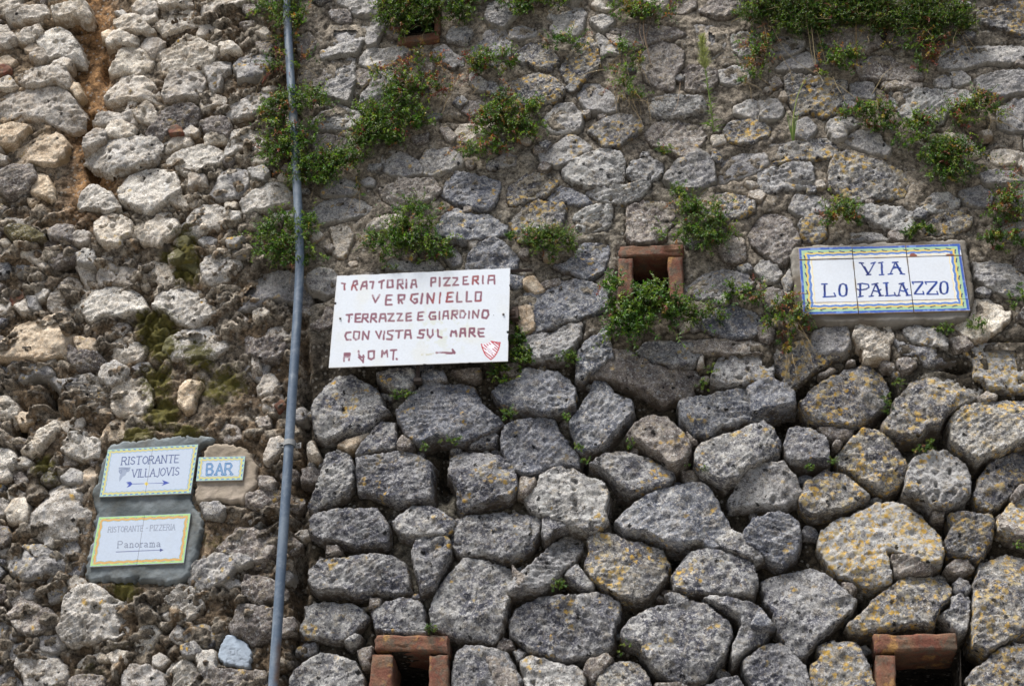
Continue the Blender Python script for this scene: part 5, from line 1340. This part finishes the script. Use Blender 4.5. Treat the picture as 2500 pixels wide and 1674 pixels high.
# ------------------------------------------------------------------ grey pipe
def pipe():
    pts = np.array([(652, -70), (655, 0), (660, 100), (666, 200), (673, 300), (678, 400), (683, 500), (686, 580), (684, 650), (680, 720), (675, 800), (669, 890), (662, 1000), (656, 1100), (649, 1200), (642, 1310), (635, 1420), (628, 1520), (620, 1650)], float)*1.0675
    P = W(pts[:, 0], pts[:, 1], .055)
    t = np.linspace(0, 1, 120); s = np.linspace(0, 1, len(P)); P = np.stack([np.interp(t, s, P[:, i]) for i in range(3)], 1)
    for _ in range(5): P[1:-1] = (P[:-2]+P[1:-1]*2+P[2:])/4
    V, F = tube(P, .0178, 20)
    px, py = PX(V[:, 0], V[:, 2], .06)
    c = np.tile(np.array([.085, .12, .17]), (len(V), 1)); c = blend(c, (.17, .21, .255), sm(-.1, .5, fbm(V*[18, 18, 5], 3, 4))*.7)
    c = blend(c, (.28, .32, .35), sm(.25, .5, fbm(V*[90, 90, 9], 2, 6))*.5)
    rust = sm(1545, 1600, py)*sm(-2, 9, px-(np.interp(py, pts[:, 1], pts[:, 0])))*sm(-.5, .1, fbm(V*25, 2, 8)); c = blend(c, (.14, .085, .05), rust)
    c = blend(c, (.20, .19, .15), sm(.1, .5, fbm(V*30, 3, 14))*sm(560, 300, py)*.7)
    loc = P[60]; root = thing('drain_pipe', 'thin blue grey pipe running up the wall beside the small tile signs', 'pipe', loc)
    mesh_np('pipe', V, F, M['pipe'], root, cols=c, loc=loc)
    a = W(707, 1083, .055); g = Geo()
    tz = np.array([P[80][0]-P[70][0], 0, P[80][2]-P[70][2]]); tz /= np.linalg.norm(tz)
    V, F = tube([a-tz*.011, a-tz*.0108, a+tz*.0108, a+tz*.011], [.0195, .0225, .0225, .0195], 20); g.add(V, F, (.30, .31, .31))
    V, F = box(a[0]-.034, a[1]+.012, a[2]+.002, .034, .004, .022, .04); g.add(V, F, (.36, .36, .35))
    V, F = box(a[0]+.029, a[1]+.012, a[2]-.001, .024, .004, .022, .04); g.add(V, F, (.34, .34, .33))
    V, F = box(a[0]-.03, a[1]+.05, a[2], .008, .08, .008); g.add(V, F, (.2, .2, .2))
    cl = g.build('clamp', M['iron'], root, smooth=False, loc=a)
    for dx in (-.037, .031):
        b = a+[dx, .008, .001]; V, F = tube([b, b+[0, -.007, 0]], [.0055, .005], 6); g = Geo(); g.add(V, F, (.12, .11, .10)); g.build('bolt', M['iron'], cl, smooth=False, loc=b)
pipe()
# ------------------------------------------------------------------ plants
GREENS = 1.12*np.array([(.085, .17, .022), (.055, .125, .018), (.12, .20, .03), (.17, .235, .04), (.04, .09, .018), (.06, .13, .035), (.10, .15, .03)])
REDS = np.array([(.26, .075, .06), (.34, .15, .05), (.22, .07, .06), (.34, .26, .06), (.26, .13, .08), (.17, .11, .04), (.26, .22, .05)])
def leaves(base, dirv, nrm, size, col, wid=.42):
    """folded leaf, 6 vertices, 4 triangles"""
    side = np.cross(dirv, nrm); side /= np.linalg.norm(side, axis=1)[:, None]+1e-9
    n = len(base); s = size[:, None]
    p0 = base; tip = base+dirv*s-nrm*s*.12
    mid = base+dirv*s*.52+nrm*s*.03; mid2 = base+dirv*s*.25+nrm*s*.02
    a = base+dirv*s*.42+side*s*wid*.5+nrm*s*.12; b = base+dirv*s*.42-side*s*wid*.5+nrm*s*.12
    V = np.stack([p0, a, tip, b, mid], 1).reshape(-1, 3)
    o = np.arange(n)[:, None, None]*5; F = np.array([[0, 1, 4], [1, 2, 4], [4, 2, 3], [0, 4, 3]])[None]+o
    return V, F.reshape(-1, 3), np.repeat(col, 5, axis=0)
DISP = 2500/2342.0
def plant(name, label, blobs, cat='wall plant', group='wild plants growing on the wall', red=.1, dens=1.0, lsize=.0165, thick=.075, droop=.0, seed=0, dark=0.0, round_=False, dry=0, out0=.006):
    g = np.random.default_rng(seed+100); rnd = random.Random(seed)
    bs = []; ds = []; ns = []; ss = []; cs = []; stem = Geo(); allr = []
    for (cx, cy, rx, ry) in blobs:
        cx, cy, rx, ry = cx*DISP, cy*DISP, rx*DISP, ry*DISP
        c = W(cx, cy, 0); ex = W(cx+rx, cy, 0)[0]-c[0]; ez = W(cx, cy-ry, 0)[2]-c[2]
        area = math.pi*ex*ez; n = max(5, int(area*10500*dens*(.0155/lsize)**1.6))
        sc = max(.35, min(1.0, min(ex, ez)/.05))
        for i in range(n):
            a = g.random()*6.283; r = math.sqrt(g.random())
            rx_, rz_ = math.cos(a)*r, math.sin(a)*r
            x, z = c[0]+rx_*ex*1.02, c[2]+rz_*ez*1.02
            q = np.array([[x, seed*.37, z]]); nz = fbm(q*32, 3, seed)[0]*1.25
            if nz < -.04+.62*(r-.55): continue
            L = (.025+.04*g.random()+.075*g.random()**4)*sc*(lsize/.0145)**.6; y0 = -(out0+thick*.35*g.random()*(1-r*.5))
            d = np.array([rx_*.55+g.normal()*.45, -.35-.55*g.random(), .35+rz_*.35+g.normal()*.4-droop]); d /= np.linalg.norm(d)
            k = rnd.randint(5, 8); P = [np.array([x, y0, z])]; dd = d.copy()
            for j in range(k):
                dd = dd+np.array([g.normal()*.16, -.04+g.normal()*.10, (-.10 if L < .08 else -.26)+g.normal()*.14]); dd /= np.linalg.norm(dd); P.append(P[-1]+dd*L/k)
            P = np.array(P); isred = g.random() < red*(1.2 if nz > .15 else .3)
            cb = (REDS[g.integers(len(REDS))] if isred else GREENS[g.integers(len(GREENS))])*(1-dark*.45)
            if g.random() < .55:
                V, F = tube(P, [.0011]*(k+1), 3); stem.add(V, F, (.12, .10, .04) if not isred else (.18, .06, .04))
            for j in range(1, k+1):
                T = (P[j]-P[j-1])/(np.linalg.norm(P[j]-P[j-1])+1e-9)
                for m_ in range(2 if j < k else 3):
                    pe = g.normal(size=3); pe -= T*(pe@T); pe /= np.linalg.norm(pe)+1e-9
                    d1 = pe*.85+T*.45+np.array([0, -.15, .05]); d1 /= np.linalg.norm(d1)
                    nn = np.array([g.normal()*.35, -.55+g.normal()*.3, .75+g.normal()*.3]); nn -= d1*(nn@d1); nn /= np.linalg.norm(nn)+1e-9
                    bs.append(P[j]); ds.append(d1); ns.append(nn); ss.append(lsize*(.55+.6*g.random())*(1.1-.35*j/k))
                    cs.append(cb*(.55+.75*g.random()))
    if not bs: return
    V, F, C = leaves(np.array(bs), np.array(ds), np.array(ns), np.array(ss), np.array(cs), 1.0 if round_ else .50)
    cx, cy = blobs[0][0]*DISP, blobs[0][1]*DISP
    root = thing(name, label, cat, W(cx, cy, 0), group)
    o = mesh_np('foliage', V, F, M['leaf'], root, smooth=False, cols=C, loc=V.mean(0)); o['kind'] = 'stuff'
    if dry:
        c = np.array([[b[0]*DISP, b[1]*DISP] for b in blobs])
        for i in range(dry):
            b = blobs[rnd.randrange(len(blobs))]; a = W((b[0]+g.normal()*b[2]*.5)*DISP, (b[1]+g.normal()*b[3]*.4)*DISP, .02)
            L = .05+.10*g.random(); e = np.array([g.normal()*.35, -.3, -.75+g.normal()*.5]); e /= np.linalg.norm(e)
            P = [a+e*L*t+np.array([0, 0, -L*.35*t*t])+g.normal(size=3)*.002 for t in np.linspace(0, 1, 6)]
            V2, F2 = tube(P, [.0013, .0012, .0011, .001, .0008, .0006], 3); stem.add(V2, F2, (.30, .23, .13))
    if stem.n: stem.build('stems', M['stem'], root, loc=root.location)['kind'] = 'stuff'
    return root
G_ = None
pl = [
 ('creeping_plant', 'loose green plant at the very top of the grey pipe, touching the upper edge', [(620, 15, 45, 32), (655, 35, 50, 32), (690, 55, 30, 22)], dict(red=.12, thick=.15)),
 ('creeping_plant', 'thin reddish plant straggling behind the upper part of the pipe', [(640, 100, 30, 30), (690, 150, 32, 18), (632, 165, 25, 30)], dict(red=.35, dens=.42, dry=14)),
 ('creeping_plant', 'long green creeper wrapped round the pipe between the two bare upper lengths', [(645, 250, 42, 35), (700, 245, 45, 22), (640, 300, 28, 32), (690, 330, 40, 40), (655, 360, 45, 32), (712, 395, 60, 36), (735, 425, 35, 25), (678, 255, 16, 22), (684, 345, 18, 34), (690, 390, 20, 26)], dict(red=.10, dens=1.1, dry=14, thick=.15, out0=.012)),
 ('creeping_plant', 'spreading green plant crossing the pipe left of the white board', [(650, 530, 48, 38), (625, 570, 45, 24), (705, 560, 32, 45), (660, 595, 40, 26), (730, 603, 32, 14), (692, 515, 20, 22)], dict(red=.04, lsize=.0155, dry=12, thick=.14)),
 ('creeping_plant', 'dark green plant hanging over the half hidden drain hole at the top', [(930, 18, 55, 28), (915, 60, 38, 28), (985, 25, 45, 20), (1050, 30, 28, 40), (960, 62, 30, 20), (1000, 50, 20, 22), (940, 40, 40, 22)], dict(red=.12, dark=.5, dry=10, dens=1.5)),
 ('creeping_plant', 'biggest clump in the upper middle, a diagonal mass of bright green leaves', [(905, 268, 62, 48), (860, 255, 32, 30), (950, 290, 48, 32), (880, 300, 50, 32), (845, 335, 50, 24), (810, 360, 40, 20), (925, 215, 50, 32), (782, 382, 38, 18), (870, 318, 34, 20), (828, 352, 34, 18), (842, 300, 26, 26)], dict(red=.08, thick=.08)),
 ('creeping_plant', 'reddish scrub of thin stems above the big bright green clump', [(985, 195, 52, 26), (1040, 210, 45, 20), (960, 160, 60, 22), (880, 180, 30, 20)], dict(red=.65, dens=.42, dry=20)),
 ('creeping_plant', 'small flat green plant under the top stones between two pale ones', [(1130, 148, 52, 20), (1165, 165, 25, 14), (1100, 165, 20, 16)], dict(red=.15)),
 ('creeping_plant', 'little toothed dark green sprig beside ochre lichen near the top middle', [(1303, 103, 30, 15), (1268, 108, 16, 14)], dict(red=.3, dens=.8)),
 ('creeping_plant', 'round autumn tinged bush with orange and green leaves right of the big green clump', [(1165, 265, 62, 38), (1185, 300, 60, 24), (1120, 300, 40, 26), (1110, 345, 40, 22), (1205, 250, 30, 18)], dict(red=.24)),
 ('creeping_plant', 'dense green cushion plant just above the white hand-painted board', [(935, 540, 60, 34), (880, 560, 42, 24), (985, 560, 48, 28), (945, 497, 32, 24), (1010, 590, 25, 16), (885, 590, 30, 12)], dict(red=.07, thick=.075)),
 ('creeping_plant', 'compact dome of small green leaves up and right of the white board corner', [(1262, 562, 55, 32), (1232, 548, 32, 22), (1290, 558, 30, 20), (1262, 590, 26, 14)], dict(red=.08, lsize=.0105, thick=.07)),
 ('creeping_plant', 'drooping plant with dry hanging stems in the upper middle of the wall', [(1432, 128, 30, 22), (1438, 160, 32, 30), (1425, 200, 26, 22), (1455, 225, 24, 22)], dict(red=.2, dry=46, dens=.8)),
 ('creeping_plant', 'tuft of small leaves on the top edge left of the tall weed', [(1455, 22, 52, 18), (1490, 38, 40, 18), (1440, 45, 30, 12)], dict(red=.15)),
 ('creeping_plant', 'thin green fringe along the top edge above a rounded grey stone', [(1210, 8, 60, 18), (1190, 22, 24, 14), (1280, 10, 25, 12)], dict(red=.1)),
 ('creeping_plant', 'tall leafy plant growing over the top right corner of the middle drain hole', [(1588, 520, 42, 34), (1570, 485, 28, 28), (1600, 555, 52, 32), (1550, 450, 14, 22), (1625, 490, 28, 24), (1640, 545, 26, 40), (1535, 545, 30, 16)], dict(red=.06, lsize=.0145, thick=.08)),
 ('leafy_plant', 'large leaved bright green plant spilling out of the middle drain hole', [(1478, 684, 38, 18), (1508, 668, 18, 16), (1465, 712, 58, 28), (1530, 715, 34, 22), (1465, 750, 64, 32), (1440, 745, 40, 36), (1505, 755, 36, 20), (1400, 672, 20, 20)], dict(red=.02, lsize=.022, thick=.10, dens=1.25, out0=.02)),
 ('creeping_plant', 'low green plant trailing right from the foot of the middle drain hole', [(1580, 715, 52, 26), (1615, 735, 40, 20)], dict(red=.03, dark=.2, lsize=.015)),
 ('creeping_plant', 'fresh green plant left of the street name tiles', [(1695, 672, 34, 20), (1672, 690, 26, 14), (1715, 690, 22, 14)], dict(red=.06)),
 ('creeping_plant', 'rust coloured trailing plant under the lower left corner of the street name tiles', [(1762, 700, 40, 22), (1775, 730, 38, 26), (1815, 735, 28, 24), (1800, 775, 14, 24), (1850, 765, 14, 16), (1805, 800, 12, 18)], dict(red=.5, dry=12)),
 ('overhanging_bush', 'largest mass of dark foliage, hanging over the upper edge on the right', [(1790, 30, 110, 32), (1905, 12, 120, 34), (2020, 20, 120, 40), (2100, 30, 110, 34), (1860, 58, 95, 30), (1770, 55, 60, 24), (1950, 65, 90, 24), (2130, 68, 75, 30), (2180, 60, 60, 30), (2010, 75, 60, 22), (1730, 35, 40, 18)], dict(red=.06, dark=.6, thick=.12, dry=30, lsize=.0135)),
 ('creeping_plant', 'ragged green and red plant below the left end of the overhanging bush', [(1725, 115, 26, 22), (1745, 140, 40, 22), (1712, 175, 26, 26), (1760, 100, 20, 16), (1700, 195, 20, 14)], dict(red=.3, dens=.8, dry=14)),
 ('creeping_plant', 'small bushy plant in the joint right of the dry grass stalks', [(1905, 152, 38, 26), (1935, 140, 24, 20), (1890, 120, 26, 12)], dict(red=.22)),
 ('creeping_plant', 'orange and green plant under the right end of the overhanging bush', [(2075, 120, 36, 18), (2110, 135, 32, 20), (2140, 100, 36, 14), (2110, 155, 20, 16)], dict(red=.42, dens=.85)),
 ('creeping_plant', 'long flat green mat lying on a speckled pale stone above the round bush', [(1975, 268, 48, 20), (2015, 262, 42, 18), (2060, 292, 52, 16), (2105, 280, 40, 14), (2020, 300, 36, 10)], dict(red=.14)),
 ('creeping_plant', 'bushy green plant with reddish upper shoots near the upper right edge', [(2190, 275, 36, 24), (2215, 255, 38, 20), (2260, 262, 30, 20), (2245, 235, 22, 14)], dict(red=.30, dry=12)),
 ('creeping_plant', 'deep green round bush above and right of the street name tiles', [(2130, 365, 55, 34), (2175, 375, 58, 36), (2140, 400, 60, 24), (2200, 400, 36, 24), (2075, 330, 40, 18), (2120, 330, 36, 22)], dict(red=.08, thick=.10, dark=.15)),
 ('creeping_plant', 'brownish green plant on the right edge of the picture above the signs', [(2310, 445, 38, 34), (2325, 480, 32, 26), (2285, 500, 32, 18)], dict(red=.28, dark=.15)),
 ('creeping_plant', 'light green leafy plant on the right edge level with the street name tiles', [(2300, 548, 42, 14), (2262, 560, 22, 12), (2335, 560, 24, 20), (2290, 580, 14, 10)], dict(red=.2)),
 ('creeping_plant', 'green sprig right of the street name tiles at the picture edge', [(2332, 670, 12, 32), (2322, 710, 14, 12)], dict(red=.1)),
 ('creeping_plant', 'spiky green plant just above the left end of the street name tiles', [(1915, 492, 32, 26), (1930, 515, 34, 16), (1900, 475, 20, 14)], dict(red=.16)),
 ('creeping_plant', 'dark blue green plant lying on top of the street name surround', [(2075, 537, 46, 10), (2110, 532, 30, 9)], dict(red=0, dark=.55, thick=.03)),
 ('maidenhair_fern', 'tiny round leaved fern at the lower right corner of the white board', [(1186, 778, 14, 26), (1194, 812, 20, 22), (1150, 856, 34, 18), (1190, 842, 18, 18), (1182, 742, 9, 20)], dict(red=0, lsize=.011, round_=True, thick=.02, out0=-.012)),
 ('creeping_plant', 'small green tuft in the dark joint right of the white board', [(1285, 822, 30, 10), (1310, 828, 12, 14)], dict(red=0, lsize=.010)),
 ('moss_tuft', 'thin line of greenery resting on the upper edge of the white board', [(905, 627, 32, 4), (960, 615, 24, 5)], dict(red=.05, lsize=.007, thick=.02, out0=.045)),
 ('creeping_plant', 'low green growth under the right half of the street name surround', [(2165, 757, 24, 9), (2235, 748, 18, 10), (2310, 690, 10, 8)], dict(red=0, lsize=.010)),
 ('creeping_plant', 'thin fern sprig between the two large grey stones under the white board', [(930, 907, 22, 6), (905, 905, 12, 12)], dict(red=0, lsize=.009, thick=.04)),
 ('joint_sprig', 'bright sprig under the large pale grey stone below the white board', [(1035, 1012, 22, 10), (1010, 1000, 6, 10), (972, 1028, 12, 6)], dict(red=0, lsize=.010, thick=.04)),
 ('joint_sprig', 'small green sprig right of a grey stone, under the board corner', [(1163, 950, 13, 10)], dict(red=0, lsize=.010, thick=.04)),
 ('joint_sprig', 'tiny sprig in the vertical dark joint left of the blue grey slab', [(1292, 962, 8, 9), (1325, 1030, 6, 10)], dict(red=0, lsize=.009, thick=.04)),
 ('joint_sprig', 'bright yellow green sprig where four grey stones meet in the centre', [(1337, 1062, 13, 8)], dict(red=0, lsize=.009, thick=.04)),
 ('joint_sprig', 'green sprig in the hollow of the tan rounded stone right of centre', [(1440, 1018, 16, 9)], dict(red=0, lsize=.009, thick=.03)),
 ('joint_sprig', 'flat green sprig on the long dark stone below the leafy drain hole plant', [(1605, 888, 24, 9)], dict(red=0, lsize=.010, thick=.04)),
 ('joint_sprig', 'little sprig right of the sandy smeared stone', [(1627, 850, 10, 6)], dict(red=0, lsize=.009, thick=.03)),
 ('joint_sprig', 'sprig in the black joint above the rounded white and black lichened stone', [(1287, 1345, 24, 9)], dict(red=0, lsize=.009, thick=.04)),
 ('joint_sprig', 'sprig between ochre spotted stones under the long leaning block', [(1865, 1073, 24, 8), (1898, 1060, 10, 6)], dict(red=0, lsize=.009, thick=.03)),
 ('joint_sprig', 'sprig on top of the pale many sided stone at the right', [(2110, 1028, 22, 8), (2128, 1018, 8, 8)], dict(red=.05, lsize=.009, thick=.03)),
 ('joint_sprig', 'mossy growth in the deep crack between the two long stones on the right', [(2030, 925, 14, 26), (2050, 880, 14, 12)], dict(red=.0, lsize=.007, thick=.02, dark=.4, dens=.7)),
 ('joint_sprig', 'bright moss on top of the brick lintel nearest the pipe', [(992, 1439, 15, 7)], dict(red=0, lsize=.007, thick=.03)),
 ('joint_sprig', 'two leafed sprig near the right edge under the bright ochre stone', [(2322, 1250, 9, 7)], dict(red=0, lsize=.009, thick=.03)),
 ('joint_sprig', 'small sprig in the gap left of the big mottled stone at the bottom centre', [(1438, 1478, 7, 5), (1420, 1490, 4, 8)], dict(red=0, lsize=.008, thick=.03)),
 ('joint_sprig', 'tiny sprig below the blue grey stone in the right centre', [(1612, 1075, 8, 7), (1572, 1070, 5, 4)], dict(red=0, lsize=.008, thick=.03)),
 ('creeping_plant', 'single leafy shoot in the joint left of the compact green dome', [(1168, 545, 10, 14)], dict(red=0, lsize=.014, thick=.04)),
 ('creeping_plant', 'small sprig with orange leaves hanging in the joint under the pale boulder', [(1530, 352, 16, 10), (1512, 345, 8, 8)], dict(red=.35, lsize=.010)),
 ('creeping_plant', 'thin trailing stem with red leaves left of the cushion plant above the board', [(830, 455, 10, 16), (822, 430, 8, 14), (1015, 485, 18, 12)], dict(red=.5, dens=.5, lsize=.011, dry=4)),
]
for i, (nm, lb, bl, kw) in enumerate(pl):
    cat = {'creeping_plant': 'wall plant', 'leafy_plant': 'wall plant', 'overhanging_bush': 'bush', 'maidenhair_fern': 'fern', 'moss_tuft': 'moss', 'joint_sprig': 'small plant'}[nm]
    plant(nm, lb, bl, cat=cat, group='small sprigs in the joints' if nm == 'joint_sprig' else 'wild plants growing on the wall', seed=i, **kw)

# tall weed with a feathery head, grass and dry stalks
def weed():
    g = np.random.default_rng(5); root_px = np.array([(1632, 302), (1628, 260), (1622, 220), (1616, 180), (1612, 150), (1608, 115), (1606, 85)])*DISP
    P = np.stack([W(a, b, .03+.035*i/6) for i, (a, b) in enumerate(root_px)]); root = thing('tall_weed', 'tall single weed with feathery pale green head standing against the wall', 'weed', P[0])
    sg = Geo(); V, F = tube(P, [.0035, .003, .003, .0026, .0022, .0018, .001], 5); sg.add(V, F, (.14, .19, .05)); B = []; D = []; N = []; S = []; C = []
    T = np.linspace(0, 1, 80)
    for t in T:
        k = min(5, int(t*6)); p = P[k]+(P[k+1]-P[k])*(t*6-k)
        if t < .62:
            a = g.random()*6.28; d = np.array([math.cos(a), -.3-abs(math.sin(a))*.4, .35+g.normal()*.2-.5*(t < .2)]); d /= np.linalg.norm(d)
            B.append(p); D.append(d); N.append(np.array([0, -.6, .8])); S.append(.034*(1.2-t)*(.6+.6*g.random())*(1.4 if t < .1 else 1)); C.append(np.array([.10, .17, .04])*(.7+.6*g.random()))
        else:
            for q in range(9):
                a = g.random()*6.28; e = np.array([math.cos(a)*.75, -.3+.3*math.sin(a), .75]); e /= np.linalg.norm(e); L = .048*(1.25-t)*g.uniform(.5, 1.1)*1.5
                V, F = tube([p, p+e*L], [.0009, .0006], 3); sg.add(V, F, (.26, .29, .10))
                for w_ in np.linspace(.3, 1, 5):
                    d = e+g.normal(size=3)*.6; d /= np.linalg.norm(d); B.append(p+e*L*w_); D.append(d); N.append(np.array([.2, -.8, .5])); S.append(.008); C.append(np.array([.33, .36, .13])*(.8+.5*g.random()))
    V, F, C_ = leaves(np.array(B), np.array(D), np.array(N), np.array(S), np.array(C), .22)
    mesh_np('foliage', V, F, M['leaf'], root, smooth=False, cols=C_, loc=P[0])['kind'] = 'stuff'; sg.build('stems', M['stem'], root, loc=P[0])['kind'] = 'stuff'
weed()
def grass(name, label, bases, seed, group=None, cat='grass tuft'):
    root = None
    for (pts, w, col) in bases:
        p = np.array(pts, float)*DISP; P = np.stack([W(a, b, .015+.06*i/len(p)) for i, (a, b) in enumerate(p)])
        t = np.linspace(0, 1, 14); s = np.linspace(0, 1, len(P)); P = np.stack([np.interp(t, s, P[:, i]) for i in range(3)], 1)
        for _ in range(3): P[1:-1] = (P[:-2]+P[1:-1]*2+P[2:])/4
        V, F = tube(P, np.linspace(w, w*.4, 14), 4); G1 = Geo(); G1.add(V, F, col)
        if root is None: root = thing(name, label, cat, P[0], group)
        G1.build('blade' if 'grass' in name else 'twig', M['stem'], root, loc=P[0])
DRY = (.36, .29, .16); GRS = (.15, .24, .05)
grass('grass_spike', 'thin green grass spike leaning right, left of the tall lichened blocks', [([(1814, 322), (1812, 290), (1816, 250), (1828, 205), (1845, 178)], .0028, (.26, .32, .08))] +
      [([(1814+dx*.2, 322), (1812+dx, 300-abs(dx)), (1812+dx*2.2, 270-abs(dx)*2)], .0022, GRS) for dx in (-6, -4, -2, 3, 5, 7)], 1)
grass('dry_grass', 'tuft of tall dry straw coloured stalks hanging below the overhanging bush', [([(1868, 165), (1862, 120), (1856, 60), (1845, 5)], .0028, DRY), ([(1872, 170), (1856, 130), (1850, 80), (1842, 30)], .0016, DRY), ([(1890, 150), (1880, 110), (1868, 70)], .0014, DRY),
      ([(1878, 175), (1840, 155), (1795, 120), (1765, 60)], .0014, DRY), ([(1880, 185), (1920, 190), (1940, 215), (1975, 235), (2010, 225), (2008, 250)], .0018, DRY), ([(1905, 175), (1915, 200), (1925, 215)], .0016, DRY), ([(1870, 165), (1885, 190), (1875, 200)], .0018, (.4, .36, .3)), ([(2015, 205), (2030, 185), (2062, 200)], .0015, DRY), ([(1995, 215), (2010, 190), (2020, 170), (2040, 155)], .0016, DRY)], 2)
grass('dry_grass', 'single upright brown stalk rising into the overhanging bush', [([(1960, 150), (1958, 80), (1957, -10)], .0022, (.33, .22, .10)), ([(1985, 100), (1990, 60), (2000, 20)], .0013, DRY), ([(1965, 85), (1980, 60), (2000, 45)], .0013, DRY)], 3)
grass('dead_stem', 'dead brown stem hanging down the joint in the upper middle', [([(1478, 20), (1470, 60), (1476, 100), (1490, 150)], .0035, (.16, .11, .07)), ([(1466, 40), (1462, 75), (1475, 110)], .0025, (.18, .13, .09)), ([(1484, 60), (1476, 90), (1486, 125)], .002, (.16, .11, .07)), ([(1556, 190), (1550, 240), (1535, 265)], .0016, (.2, .14, .09))], 4, cat='dead stem')

# street in front of the wall (below the picture) gives the wall its bounced light
gm_, n_, b_, o_ = NT('street_paving'); v_, r_ = coords(n_)
n_.links.new(mixc(n_, noise(n_, v_, 3, 5), (.16, .15, .14), (.26, .25, .23)), b_.inputs['Base Color']); b_.inputs['Roughness'].default_value = .9
o = mesh_np('street', [(-60, -60, 0), (60, -60, 0), (60, 1.2, 0), (-60, 1.2, 0)], np.array([[0, 1, 2, 3]]), gm_, smooth=False); o['kind'] = 'structure'
